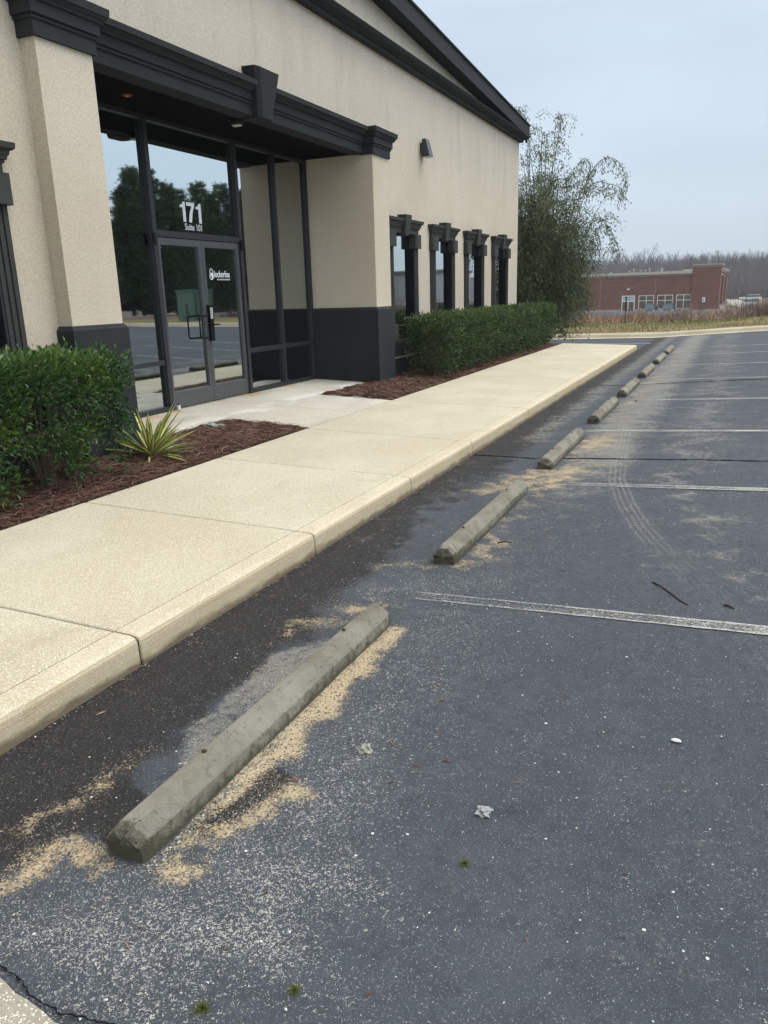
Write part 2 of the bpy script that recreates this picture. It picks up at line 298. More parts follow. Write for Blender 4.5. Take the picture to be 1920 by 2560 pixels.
xs=np.unique(np.concatenate([np.linspace(-.02,1.7,88),np.linspace(1.7,3.2,50),np.linspace(3.2,9,30),[14,24,24.01]]))
xs=xs[xs<=9.01]; 
ysv=np.unique(np.concatenate([np.linspace(-12,.6,14),np.linspace(.6,3.4,140),np.linspace(3.4,8,150),np.linspace(8,16,130),np.linspace(16,26,60),np.linspace(26,60,12)]))
X,Y=np.meshgrid(xs,ysv); 
sand=smax(*[polymask(X,Y,PG[k],.07 if k in 'ABC' else .13)*w for k,w in (('A',1.25),('B',.95),('C',.6),('D',.7),('E',.80),('F',.66),('G',.70),('H',.80),('I',.62))])
for i,(sx,a,b) in enumerate(STOPS[2:]):   # drifts beside the farther stops
    q=[(sx,a-.1),(sx+.3,a+.1),(sx+.12,b-.4),(sx+.35,b+.25),(sx-.05,b+.5),(sx-.02,a+.8)]
    sand=smax(sand,polymask(X,Y,q,.15)*.55)
hole=np.exp(-(((X-1.085)/.05)**2+((Y-1.57)/.055)**2)); sand=sand*(1-hole*1.1)
dust=smax(polymask(X,Y,PG['W'],.25)*.8,polymask(X,Y,PG['L'],.06)*.5,polymask(X,Y,PG['S'],.15)*.3,.42*np.exp(-((X-1.3)/.5)**2)*(Y<9),.15)
dust=dust+.25*np.exp(-((X-1.25)/.25)**2)*(Y<3.6)
lite=smax(polymask(X,Y,PG['S'],.22)*1.0,np.exp(-((Y-1.05)/.22)**2)*.22*(X>1.3), .55*np.exp(-(((X-1.35)/.22)**2+((Y-1.9)/.5)**2)),.25*polymask(X,Y,PG['W'],.2))
dark=np.clip(1.35-X/np.where(Y<3.2,.62,.52),0,1)*.95; dk2=polymask(X,Y,[(1.0,1.62),(1.03,1.85),(1.09,2.05),(1.2,1.98),(1.13,1.80),(1.07,1.66)],.04); sand=sand*(1-.8*dk2); dark=smax(dark,polymask(X,Y,PG['dk'],.1)*1.0,dk2*.95)
dark=dark*np.clip(1.25-Y/22,.6,1)*(1-polymask(X,Y,PG['dry'],.2)*.7)
dry=smax(polymask(X,Y,PG['L'],.05)*.95,polymask(X,Y,PG['T'],.15)*.95,polymask(X,Y,PG['dry'],.2)*.6,polymask(X,Y,PG['D'],.2)*.6,np.exp(-((X-1.3)/.5)**2)*.95*np.clip((Y-4.5)/3,0,1), .72*np.exp(-((X-.45)/.3)**2)*(Y>8.5), .6*np.exp(-((X-2.2)/.7)**2)*np.clip((Y-5)/3,0,1),np.where(Y<4.5,.18,.34))
path=np.array([(1.2,10.9),(1.31,9.79),(1.5,7.79),(1.62,6.74),(1.80,5.93),(1.98,5.3),(2.18,4.73),(2.36,4.34),(2.52,3.95),(2.64,3.58),(2.72,3.3),(2.82,2.9)])
best=np.full(X.shape,9.); tsv=np.zeros(X.shape); acc=0
for (x0,y0),(x1,y1) in zip(path[:-1],path[1:]):
    L=math.hypot(x1-x0,y1-y0); t=np.clip(((X-x0)*(x1-x0)+(Y-y0)*(y1-y0))/L**2,0,1)
    dx=X-x0-t*(x1-x0); dy=Y-y0-t*(y1-y0); d=np.hypot(dx,dy)*np.sign((x1-x0)*dy-(y1-y0)*dx+1e-9)
    m=np.abs(d)<np.abs(best); best=np.where(m,d,best); tsv=np.where(m,acc+t*L,tsv); acc+=L
best=np.clip(best,-.3,.3)
Zg=np.where(X<9,ASL*X,ASL*9); Zg=Zg+.004*np.sin(X*3.1+1)*np.sin(Y*1.7)*np.clip(X-.2,0,1)
def gridfaces(ny,nx):
    i=np.arange(ny-1)[:,None]*nx+np.arange(nx-1)[None]; i=i.ravel(); return np.stack([i,i+1,i+1+nx,i+nx],1)
o=npmesh('parking_lot',np.stack([X,Y,Zg],2).reshape(-1,3),gridfaces(*X.shape),M['asphalt'],smooth=True,
   attrs=dict(sand=sand.ravel(),dust=dust.ravel(),dark=dark.ravel(),dry=dry.ravel(),lite=lite.ravel(),tu=best.ravel(),ts=tsv.ravel()))
tag(o,kind='structure')
mb=MB()
mb.add([(9,-12,gz(9)),(24,-12,gz(9)),(24,60,gz(9)),(9,60,gz(9))],[(0,1,2,3)])
mb.add([(-30,22.38,-.004),(-.02,22.38,-.004),(-.02,60,-.004),(-30,60,-.004)],[(0,1,2,3)])
tag(mb.build('access_drive',M['asphalt']),kind='structure')
# far kerb + verge + field + hill
def ky(x): return 28.42+.245*x     # line of the far kerb (y as a function of x)
def fz(x,y):                       # terrain beyond the far kerb
    e=y-.245*x-28.5; base=gz(max(x,0)) if x>0 else 0
    z=base+.155+.020*min(max(e,0),5)
    if e>5: 
        k=min(1,(e-5)/62.); k=k*k*(3-2*k); z=z*(1-k)+(-2.78)*k
    if y>250: z+= (min(y,430)-250)*.070
    return z
kx=np.linspace(-40,60,101); mb=MB()
for a,b in zip(kx[:-1],kx[1:]):
    za,zb=gz(max(a,0)),gz(max(b,0)); ya,yb=ky(a),ky(b)
    P=lambda x,y,z:(x,y,z)
    prof=[(-.38,.01),(-.03,.02),(0,.11),(.05,.15),(.17,.155)]
    for (d0,h0),(d1,h1) in zip(prof[:-1],prof[1:]):
        mb.add([(a,ya+d0,za+h0),(b,yb+d0,zb+h0),(b,yb+d1,zb+h1),(a,ya+d1,za+h1)],[(0,1,2,3)])
M['fkerb']=mk_walk('far_kerb_concrete',(.44,.38,.27),(.54,.48,.36)).m
tag(mb.build('far_kerb',M['fkerb']),kind='structure')
ev=np.concatenate([np.linspace(.17,6,14),np.linspace(7,70,22),np.linspace(80,260,12),np.linspace(280,900,10)]); xv=np.concatenate([np.linspace(-500,-45,12),np.linspace(-40,22,40),np.linspace(30,700,14)])
V=[];
for e in ev:
    for x in xv:
        y=28.42+.245*np.clip(x,-60,60)+e; V.append((x,y,fz(x,y) + (.0 if e<1 else .03*math.sin(x*1.3)*math.sin(y*.9))))
o=npmesh('terrain',V,gridfaces(len(ev),len(xv)),M['grass'],smooth=True); tag(o,kind='structure')
mb=MB(); mb.add([(-600,-300,-.02),(-4.3,-300,-.02),(-4.3,22.3,-.02),(-600,22.3,-.02)],[(0,1,2,3)]); mb.add([(-600,22.3,-.02),(-30,22.3,-.02),(-30,60,-.02),(-600,60,-.02)],[(0,1,2,3)])
mb.add([(24,-300,gz(9)+.02),(700,-300,gz(9)+.02),(700,40,gz(9)+.02),(24,40,gz(9)+.02)],[(0,1,2,3)]); mb.add([(-4.3,-300,-.03),(24,-300,-.03),(24,-12,-.03),(-4.3,-12,-.03)],[(0,1,2,3)])
tag(mb.build('ground',M['grass']),kind='structure')
# the road mirrored in the glass
mb=MB(); 
for a,b in zip(np.linspace(-60,140,30)[:-1],np.linspace(-60,140,30)[1:]):
    def rz(y): return max(gz(9)+.05,fz(28,y)+.06) if y>34 else gz(9)+.05
    mb.add([(24.5,a,rz(a)),(33,a,rz(a)),(33,b,rz(b)),(24.5,b,rz(b))],[(0,1,2,3)])
tag(mb.build('road',simple('road_asphalt',(.16,.16,.16),.9,.2)),kind='structure')
mb=MB()
for x0,x1 in ((24.2,24.5),(33,33.3)): mb.box(x0,x1,-60,36,gz(9),gz(9)+.18)
tag(mb.build('road_kerb',M['fkerb']),kind='structure')
# ------------------------------------------------------------------ parking lines
def stripe(x0,y0,x1,y1,w,wear0,lab):
    n=60; d=np.array([x1-x0,y1-y0]); L=np.hypot(*d); d/=L; nn=np.array([-d[1],d[0]]); V=[];u=[];we=[]
    for i in range(n+1):
        c=np.array([x0,y0])+d*L*i/n
        for k,s in enumerate((-.5,-.17,.17,.5)):
            p=c+nn*w*s*(1+.05*math.sin(i*2.1+k)); V.append((p[0],p[1],ASL*p[0]+.006)); u.append(k/3); we.append(max(0,wear0*(1-i/n*2.2))+.25*random.random())
    o=npmesh('parking_line',V,gridfaces(n+1,4),M['paint'],attrs=dict(u=u,wear=we)); tag(o,kind='structure')
M['apron']=mk_walk('apron_concrete',(.30,.27,.215),(.42,.385,.31)).m
V=[(.4,.3),(1.34,.3),(1.28,.95),(1.24,.965),(1.19,.975),(1.14,.972),(1.09,.985),(1.03,.995),(.98,1.0),(.93,1.015),(.86,1.03),(.4,1.09)]
tag(MB().add([(x,y,ASL*x+.004) for x,y in V],[tuple(range(len(V)))]).build('concrete_apron',M['apron']),kind='structure')
for k,y in enumerate((3.755,6.54,9.28,11.99,14.73,17.49,20.22,22.6)):
    stripe([.95,1.2,.92,1.25,1.2,1.2,1.3,1.0][k],y,6.4,y-.03*5.2,.10 if k else .105,1.6 if k==0 else .8,'')
mb=MB(); mb.box(-2.0,.6,25.2,25.3,.0,.004); tag(mb.build('drive_line',M['paint']),kind='structure')
# cracks in the asphalt
def crack(name,pts,w,jit,seed):
    r=random.Random(seed); P=[]; 
    for (x0,y0),(x1,y1) in zip(pts[:-1],pts[1:]):
        n=max(2,int(math.hypot(x1-x0,y1-y0)/.012)) if w<.008 else max(2,int(math.hypot(x1-x0,y1-y0)/.05))
        for i in range(n): P.append((x0+(x1-x0)*i/n,y0+(y1-y0)*i/n))
    P.append(pts[-1]); V=[];o1=0
    for i,(x,y) in enumerate(P):
        o1=o1*.75+r.uniform(-jit,jit); ww=w*r.uniform(.4,1.3); yy=y+o1; V+= [(x,yy-ww/2,ASL*x+.005),(x,yy+ww/2,ASL*x+.005)]
    o=npmesh(name,V,gridfaces(len(P),2),M['crackm']); tag(o,kind='structure')
M['crackm']=simple('crack_dark',(.012,.012,.014),1,.05)
crack('crack',[(0.86,1.05),(0.97,1.03),(1.01,1.012),(1.06,1.01),(1.14,0.99),(1.19,1.0),(1.30,1.02)],.006,.005,1)
crack('crack',[(.01,7.77),(.71,7.62),(1.26,7.64),(1.79,7.61),(2.81,7.63),(5,7.7),(8,7.8)],.032,.012,2)
crack('crack',[(.1,14.0),(1.07,14.03),(2.14,14.3),(2.98,14.36),(6,14.5)],.05,.012,3)
# ------------------------------------------------------------------ sidewalk, kerb, entry slab
HC=.1493; SB=.0263
def sz(x): return HC-SB*x
JY=[2.6-1.74*3,2.6-1.74*2,2.6-1.74,2.6,4.32,6.04,7.77,10.25]+[10.25+1.73*k for k in range(1,8)]
EY=22.42
mb=MB(); kb=MB(); jb=MB()
for a,b in zip(JY[:-1],JY[1:]):
    if b>22.3: b=EY
    a_,b_=a+.006,b-.006; x0,x1=-2.0,-.162; bv=.006
    mb.hexa([(x0,a_,-.05),(x1,a_,-.05),(x1,b_,-.05),(x0,b_,-.05)],[(x0,a_,sz(x0)-bv),(x1,a_,sz(x1)-bv),(x1,b_,sz(x1)-bv),(x0,b_,sz(x0)-bv)])
    mb.hexa([(x0,a_,sz(x0)-bv),(x1,a_,sz(x1)-bv),(x1,b_,sz(x1)-bv),(x0,b_,sz(x0)-bv)],[(x0+bv,a_+bv,sz(x0)),(x1-bv,a_+bv,sz(x1)),(x1-bv,b_-bv,sz(x1)),(x0+bv,b_-bv,sz(x0))])
    # kerb block with rounded nose
    pr=[(-.15,-.08),(-.15,sz(-.15)-.004),(-.146,sz(-.15)),(-.045,HC+.001),(-.028,HC-.003),(-.014,HC-.012),(-.006,HC-.028),(-.004,HC-.05),(0,.0),(.0,-.08)]
    base=len(kb.v); ys_=(a_,a_+.006,b_-.006,b_)
    for j,yy in enumerate(ys_):
        for (px,pz) in pr: kb.v.append((px-(.006 if j in(0,3) and px>-.1 else 0),yy,pz-(.004 if j in (0,3) and pz>.05 else 0)))
    n=len(pr)
    for j in range(3):
        for i in range(n-1): kb.f.append((base+j*n+i,base+(j+1)*n+i,base+(j+1)*n+i+1,base+j*n+i+1))
    kb.f.append(tuple(base+i for i in range(n))); kb.f.append(tuple(base+3*n+i for i in range(n))[::-1])
    if b==EY: break
jb.box(-1.99,-.014,JY[0],EY-.02,-.06,.125); jb.add([(-1.99,JY[0],.186),(-.14,JY[0],.139),(-.14,EY-.02,.139),(-1.99,EY-.02,.186)],[(0,1,2,3)])
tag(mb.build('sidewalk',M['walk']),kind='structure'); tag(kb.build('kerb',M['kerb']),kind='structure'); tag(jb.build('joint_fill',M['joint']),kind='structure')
mb=MB(); g=.005
def slab(x0,x1,y0,y1,z0a,z0b):
    mb.hexa([(x0,y0,-.05),(x1,y0,-.05),(x1,y1,-.05),(x0,y1,-.05)],[(x0,y0,z0a),(x1,y0,z0b),(x1,y1,z0b),(x0,y1,z0a)])
def ez(x): return .203+(-2.0-x)*.0425
slab(-3.165,-2.006,7.84,9.08-g,ez(-3.165),ez(-2.006)); slab(-3.165,-2.006,9.08+g,10.25,ez(-3.165),ez(-2.006))
slab(-4.25,-3.172,6.0,9.08-g,ez(-4.25),ez(-3.172)); slab(-4.25,-3.172,9.08+g,11.97,ez(-4.25),ez(-3.172))
tag(mb.build('entry_slab',M['entry']),kind='structure')
# mulch beds
def bed(name,x0,x1,y0,y1,nx,ny):
    xv=np.linspace(x0,x1,nx); yv=np.linspace(y0,y1,ny); V=[]
    for y in yv:
        for x in xv:
            e=min(x1-x,.5)/.5; z=sz(x)-.02+.045*e**.6+.012*math.sin(x*17+y*5)*math.sin(y*13)+random.uniform(-.006,.006)
            V.append((x,y,z))
    tag(npmesh(name,V,gridfaces(ny,nx),M['mulch'],smooth=True),kind='structure')
bed('mulch_bed',-3.16,-2.0,-3,7.838,30,220); bed('mulch_bed',-3.2,-2.0,10.252,22.0,24,160)
mb=MB(); mb.box(-14,-3.0,21.4,22.37,-.05,.12); tag(mb.build('side_bed',M['mulch']),kind='structure')
def straw(name,regions,n,wid,lo,hi,zf,label):
    V=[];F=[];R=[]
    for (x0,x1,y0,y1,fr) in regions:
        for _ in range(int(n*fr)):
            x=random.uniform(x0,x1); y=random.uniform(y0,y1); L=random.uniform(lo,hi); a=random.uniform(0,6.283); bend=random.uniform(-.5,.5); h=zf(x,y)+abs(random.gauss(0,.012)); tilt=random.gauss(0,.18)
            p=[];
            for k in range(4):
                t=k/3-.5; aa=a+bend*t; p.append((x+math.cos(aa)*L*t,y+math.sin(aa)*L*t,h+tilt*L*t*.7+.02*(.25-t*t)+.004))
            b=len(V); r=random.random(); w=wid*random.uniform(.7,1.3); nx_,ny_=-math.sin(a)*w/2,math.cos(a)*w/2
            for q in p: V+= [(q[0]-nx_,q[1]-ny_,max(q[2],h-.01)),(q[0]+nx_,q[1]+ny_,max(q[2],h-.01)+w*.3)]; R+= [r,r]
            for k in range(3): F.append((b+2*k,b+2*k+1,b+2*k+3,b+2*k+2))
    tag(npmesh(name,V,F,M['straw'],attrs=dict(rnd=R)),label,'pine straw',kind='stuff')
bz=lambda x,y: sz(x)-.02+.045*(min(-2.0-x,.5)/.5)**.6 if x<-2.0 else sz(x)-.02
straw('pine_straw',[(-3.1,-2.03,2.8,7.8,1)],13000,.0034,.07,.19,bz,'red brown pine straw in the bed beside the entrance')
straw('pine_straw',[(-3.1,-2.03,10.3,22.0,1)],11000,.006,.08,.2,bz,'red brown pine straw under the long hedge')
# stray straw and bits spilled on the walk edge
# ------------------------------------------------------------------ office building
W=-3.127; PF=-2.962; XG=-4.19
B=empty('office_building',(0,0,0)); tag(B,'tan stucco office building with charcoal trim and a recessed glass entrance','building')
WY=[12.75+2.115*k for k in range(4)]+[3.56]; WW=1.42
opens=[(y0+.2,y0+WW-.15,.87,2.72) for y0 in WY]+[(6.02,11.95,-1,3.80)]
ybr=sorted(set([-3.57,21.54]+[v for o_ in opens for v in o_[:2]])); zbr=[-.1,.87,2.72,3.80,5.45]
mb=MB()
for a,b in zip(ybr[:-1],ybr[1:]):
    for c,d in zip(zbr[:-1],zbr[1:]):
        my,mz=(a+b)/2,(c+d)/2
        if any(o_[0]<my<o_[1] and o_[2]<mz<o_[3] for o_ in opens): continue
        mb.add([(W,a,c),(W,b,c),(W,b,d),(W,a,d)],[(0,1,2,3)])
YC=8.98; zr=lambda y: 5.44+.067*(21.54-max(y,2*YC-y))  # top of gable wall
mb.add([(W,-3.57,5.45),(W,21.54,5.45),(W,YC,zr(YC)+.1)],[(0,1,2)])
mb.add([(W,21.54,-.1),(-24,21.54,-.1),(-24,21.54,5.6),(W,21.54,5.6)],[(0,1,2,3)]); mb.add([(W,-3.57,-.1),(-24,-3.57,-.1),(-24,-3.57,5.6),(W,-3.57,5.6)],[(0,1,2,3)])
mb.add([(-24,-3.57,-.1),(-24,21.54,-.1),(-24,21.54,5.6),(-24,YC,6.5),(-24,-3.57,5.6)],[(0,1,2,3,4)])
mb.build('wall',M['stucco'],B)
mb=MB(); mb.add([(W+.2,YC,6.55),(W+.2,21.6,5.72),(-24,21.6,5.72),(-24,YC,6.55)],[(0,1,2,3)]); mb.add([(W+.2,YC,6.55),(W+.2,-3.6,5.72),(-24,-3.6,5.72),(-24,YC,6.55)],[(0,1,2,3)]); mb.build('roof',M['trim'],B)
# dark base course
for a,b in ((-3.57,5.36),(12.58,21.56)):
    mb=MB(); mb.box(W-.05,W+.012,a,b,-.1,.55); mb.box(W-.05,W+.035,a,b,.585,.872); mb.build('base_course',M['trim'],B)
    mb=MB(); mb.box(W-.05,W+.02,a+.002,b-.002,.551,.584); mb.build('ledge',M['stucco'],B)
# pilasters
for a,b in ((5.38,6.02),(11.95,12.55)):
    p=MB().box(XG-.1,PF,a,b,.05,3.80).build('pilaster',M['stucco'],B)
    MB().mould(XG-.1,PF,a,b,[(.05,.035),(1.435,.035),(1.475,.004)]).build('plinth',M['trim'],p)
    MB().mould(W-.05,PF,a,b,[(3.775,.03),(3.89,.03),(3.895,.045),(3.915,.05),(3.92,.04),(3.93,.065),(4.02,.065),(4.025,.085),(4.04,.09),(4.06,.11),(4.075,.115),(4.08,.13),(4.145,.135),(4.15,.125)]).build('capital',M['trim'],p)
LP=[(3.785,0),(3.90,0),(3.905,.02),(3.925,.025),(3.93,.015),(3.94,.04),(4.03,.04),(4.035,.07),(4.05,.08),(4.07,.105),(4.08,.115),(4.085,.14),(4.14,.145),(4.145,.135)]
MB().box(W-.2,-3.097,6.0,11.96,3.786,4.0).build('lintel_core',M['trim'],B)
l=MB().mould(W-.2,-3.095,6.18,11.79,[(z,p) for z,p in LP]).build('lintel',M['trim'],B)
MB().box(XG-.3,-3.10,5.99,11.97,3.79,3.95).build('soffit',M['soffit'],B)
MB().add([(W-.1,8.80,3.765),(-3.02,8.80,3.765),(-2.985,8.86,3.765),(-2.985,9.05,3.765),(-3.02,9.11,3.765),(W-.1,9.11,3.765),
            (W-.1,8.67,4.30),(-2.95,8.67,4.29),(-2.91,8.73,4.28),(-2.91,9.15,4.28),(-2.95,9.22,4.29),(W-.1,9.22,4.30)],
            [(5,4,3,2,1,0),(6,7,8,9,10,11),(0,1,7,6),(1,2,8,7),(2,3,9,8),(3,4,10,9),(4,5,11,10)]).build('keystone',M['trim'],B)
# horizontal cornice + raking fascia
MB().mould(W-.02,W,-3.5,21.5,[(5.35,.10),(5.40,.10),(5.403,.13),(5.42,.14),(5.423,.17),(5.44,.18),(5.443,.21),(5.49,.25),(5.50,.25)]).build('cornice',M['trim'],B)
def rake(ya,yb,za,zb,xf):
    mb=MB(); th=.275
    mb.hexa([(W-.1,ya,za-th),(xf,ya,za-th),(xf,yb,zb-th),(W-.1,yb,zb-th)],[(W-.1,ya,za),(xf,ya,za),(xf,yb,zb),(W-.1,yb,zb)])
    mb.hexa([(W-.1,ya,za),(xf+.03,ya,za),(xf+.03,yb,zb),(W-.1,yb,zb)],[(W-.1,ya,za+.03),(xf+.03,ya,za+.03),(xf+.03,yb,zb+.03),(W-.1,yb,zb+.03)])
    return mb
zt=lambda y:5.755+.0652*(21.0-y)
rake(YC,21.62,zt(YC),zt(21.62),-2.877).build('raking_fascia',M['trim'],B)
rake(2*YC-21.62,YC-.001,zt(21.62),zt(YC),-2.877).build('raking_fascia',M['trim'],B)
MB().tube([(W+.14,21.72,5.66),(W+.14,21.74,5.36)],.03,8).box(W+.09,W+.2,21.63,21.75,5.62,5.7).build('gutter_outlet',M['black'],B)
# upper windows in their moulded surrounds
def window_mesh():
    fr=MB(); JL,JR=.27,.20
    for a,b in ((0,JL),(WW-JR,WW)):
        fr.box(W-.03,W+.03,a,b,.87,2.74)
        for c in ((.03,.10,.17) if a==0 else (.02,.08,.14)): fr.box(W,W+.045,a+c,a+c+.035,1.0,2.5)
    fr.box(W-.10,W+.04,0,WW,.80,.869)
    fr.mould(W-.10,W+.045,0,WW,[(2.70,0),(2.775,0),(2.78,.015),(2.80,.015),(2.805,.03),(2.835,.035),(2.84,.045),(2.87,.05),(2.875,.065),(2.89,.08),(2.93,.085),(2.935,.075)])
    fm=MB(); x=W-.085
    fm.box(x,x+.04,JL-.02,JL+.03,.88,2.72); fm.box(x,x+.04,WW-JR-.03,WW-JR+.02,.88,2.72); fm.box(x,x+.039,JL,WW-JR,.88,.92); fm.box(x,x+.039,JL,WW-JR,2.66,2.72)
    fm.box(W-.09,W+.028,WW-JR-.008,WW-JR-.001,.871,2.71); fm.box(W-.09,W+.028,JL+.001,JL+.008,.871,2.71)
    pn=MB(); pn.box(W-.08,W-.06,JL,WW-JR,.9,2.7)
    ks=MB(); c=WW/2; ks.hexa([(W,c-.10,2.66),(W+.11,c-.085,2.66),(W+.11,c+.085,2.66),(W,c+.10,2.66)],[(W,c-.165,3.0),(W+.155,c-.14,3.0),(W+.155,c+.14,3.0),(W,c+.165,3.0)])
    ears=[]
    for a,b in ((-.03,JL+.01),(WW-JR-.03,WW+.03)):
        for z0,z1 in ((2.46,2.70),(.87,1.16)):
            e=MB().add([(W-.08,a,z0),(W+.075,a,z0),(W+.10,a+.03,z0),(W+.10,b-.03,z0),(W+.075,b,z0),(W-.08,b,z0),(W-.08,a,z1),(W+.075,a,z1),(W+.10,a+.03,z1),(W+.10,b-.03,z1),(W+.075,b,z1),(W-.08,b,z1)],
              [(5,4,3,2,1,0),(6,7,8,9,10,11),(0,1,7,6),(1,2,8,7),(2,3,9,8),(3,4,10,9),(4,5,11,10)]); ears.append(e)
    return fr,fm,pn,ks,ears
fr,fm,pn,ks,ears=window_mesh(); proto=None
for y0 in WY:
    if proto is None:
        w=fr.build('window',M['wtrim'],B,(0,y0,0)); fm.build('frame',M['black'],w); pn.build('pane',M['glass'],w); ks.build('keystone',M['wtrim'],w)
        for e in ears: e.build('trim_block',M['wtrim'],w)
        proto=w
    else:
        w=proto.copy(); COL.objects.link(w); w.parent=B; w.location=(0,y0,0)
        for ch in list(proto.children):
            c=ch.copy(); COL.objects.link(c); c.parent=w
# storefront
def bars(mb,ys,z0,z1,d=.05,wd=.055):
    for y in ys: mb.box(XG-.02,XG+d,y-wd/2,y+wd/2,z0,z1)
ZS=.297
mb=MB(); bars(mb,(7.20-.7,10.94,11.92),ZS,3.79); bars(mb,(8.055,9.905),ZS,3.79,.06,.07)
for a,b in ((6.02,8.01),(9.95,11.92)):
    mb.box(XG-.02,XG+.048,a,b,ZS,ZS+.06); mb.box(XG-.02,XG+.048,a,b,.885,.945)
mb.box(XG-.02,XG+.055,8.09,9.87,2.435,2.51); mb.box(XG-.02,XG+.045,6.02,11.92,3.74,3.79)
mb.build('storefront_frame',M['mull'],B)
for a,b,c,d in ((6.02,8.03,.945,3.74),(6.02,8.03,ZS+.06,.885),(8.09,9.87,2.51,3.74),(9.94,10.92,.945,3.74),(10.96,11.92,.945,3.74),(9.94,10.92,ZS+.06,.885),(10.96,11.92,ZS+.06,.885)):
    p=MB().box(XG-.03,XG,a+.001,b-.001,c+.001,d-.001).build('glass_panel',M['glass'],B)
def text(body,y,z,size,parent,name='lettering',bold=0,x=XG+.004,sx=1.):
    cu=bpy.data.curves.new(name,'FONT'); cu.body=body; cu.size=size; cu.offset=bold; cu.extrude=.0006
    o=bpy.data.objects.new('tmp',cu); COL.objects.link(o); bpy.context.view_layer.update()
    me=bpy.data.meshes.new_from_object(o.evaluated_get(bpy.context.evaluated_depsgraph_get())); COL.objects.unlink(o); bpy.data.objects.remove(o)
    me.transform(Matrix(((0,0,1,0),(sx,0,0,0),(0,1,0,0),(0,0,0,1)))); me.name=name
    me.materials.clear(); return link(name,me,M['white'],parent,(x,y,z))
one=[(0,.70),(0,.82),(.17,.87),(.23,1),(.38,1),(.38,0),(.18,0),(.18,.72)]; sev=[(0,1),(.58,1),(.58,.86),(.42,.5),(.32,0),(.11,0),(.20,.46),(.37,.82),(0,.82)]
mb=MB()
for y0,g_ in ((8.655,one),(8.79,sev),(8.985,one)): mb.add([(XG+.004,y0+u*.285,2.645+v*.245) for u,v in g_],[tuple(range(len(g_)))])
mb.build('house_number',M['white'],B); text('Suite',8.725,2.548,.115,B,'suite_word',.0012,sx=.86); text('101',8.955,2.548,.115,B,'suite_number',.0012,sx=.86)
for k,(a,b) in enumerate(((8.095,8.985),(8.992,9.868))):
    d=MB(); z0,z1=ZS+.012,2.43; x0,x1=XG-.015,XG+.035
    d.box(x0,x1,a,a+.062,z0,z1); d.box(x0,x1,b-.062,b,z0,z1); d.box(x0,x1-.001,a+.06,b-.06,z0,z0+.215); d.box(x0,x1-.001,a+.06,b-.06,z1-.085,z1)
    D=d.build('door',M['alu'],B,bevel=.003); MB().box(XG-.02,XG+.004,a+.06,b-.06,z0+.213,z1-.083).build('pane',M['glass'],D)
    if k==0:
        MB().tube([(XG+.03,b-.03,1.46),(XG+.085,b-.06,1.46),(XG+.095,b-.16,1.46),(XG+.10,b-.25,1.455),(XG+.10,b-.262,1.44),(XG+.10,b-.262,1.19),(XG+.10,b-.25,1.175),(XG+.095,b-.16,1.17),(XG+.085,b-.06,1.17),(XG+.03,b-.03,1.17)],.011,8).build('pull_handle',M['black'],D,smooth=True)
    else:
        L=MB().bbox(XG+.035,XG+.075,a+.005,a+.085,1.12,1.60,.008).build('lock_plate',M['black'],D)
        MB().tube([(XG+.08,a+.045,1.34),(XG+.12,a+.045,1.34),(XG+.125,a+.09,1.34),(XG+.12,a+.15,1.335)],.011,8).build('lever_handle',M['black'],D,smooth=True)
        kp=MB()
        for i in range(6):
            for j in range(2): kp.box(XG+.075,XG+.079,a+.02+j*.03,a+.04+j*.03,1.42+i*.025,1.437+i*.025)
        kp.build('keypad',M['whitep'],D)
        text('lockerfox',9.262,1.965,.118,D,'lettering',.0016,XG+.0075,.82); text('SELF STORAGE AUCTIONS',9.33,1.925,.026,D,'lettering',.0004,XG+.0075,.98)
        # padlock mark
        mk=MB(); cy,cz=9.205,2.0; n=28
        def ring(cy,cz,ra,rb,wd,x):
            b0=len(mk.v)
            for i in range(n):
                t=2*math.pi*i/n
                for s in (1,0): mk.v.append((x,cy+math.cos(t)*(ra-(0 if s else wd)),cz+math.sin(t)*(rb-(0 if s else wd*1.05))))
            for i in range(n): j=(i+1)%n; mk.f.append((b0+2*i,b0+2*j,b0+2*j+1,b0+2*i+1))
        ring(cy,2.025,.037,.052,.010,XG+.0075); ring(cy,1.975,.045,.048,.014,XG+.0078)
        mk.add([(XG+.008,cy-.012,1.975),(XG+.008,cy+.02,1.95),(XG+.008,cy+.034,1.975),(XG+.008,cy+.026,2.01),(XG+.008,cy+.006,2.018),(XG+.008,cy-.006,2.0)],[(0,1,2,3,4,5)])
        mk.build('emblem',M['white'],D)
    MB().box(XG+.055,XG+.075,(8.0 if k==0 else 9.875),(8.05 if k==0 else 9.925),2.33,2.47).build('hinge_cap',M['black'],D)
    MB().cyl((XG+.004,(a+.09),2.31),.010,.004,'x',12).build('screw_cover',M['whitep'],D)
s=MB().cyl((XG,9.975,1.01),.052,.003,'x',24).build('sticker',M['whitep'],B); MB().box(XG+.003,XG+.004,9.955,9.995,1.004,1.016).build('printed_bar',M['black'],s)
t_=empty('door_stop',(XG+.11,8.11,ZS)); tag(t_,'small white cylinder on the slab at the foot of the double doors','door stop')
MB().cyl((0,0,0),.024,.07,'z',16).build('body',M['whitep'],t_); MB().cyl((0,0,.07),.018,.012,'z',16).build('cap',M['black'],t_)
t_=empty('smoke_detector',(-3.39,8.89,3.79)); tag(t_,'dark round fixture under the black soffit behind the keystone','ceiling fixture')
MB().cyl((0,0,-.02),.10,.02,'z',24).build('base',M['black'],t_); MB().cyl((0,0,-.06),.075,.04,'z',24).build('dome',M['alud'],t_); MB().box(-.05,.05,-.03,.03,-.075,-.06).build('lens',M['whitep'],t_)
t_=empty('ceiling_cover_plate',(-3.68,7.28,3.79)); tag(t_,'small orange cover plate on the black soffit','cover plate')
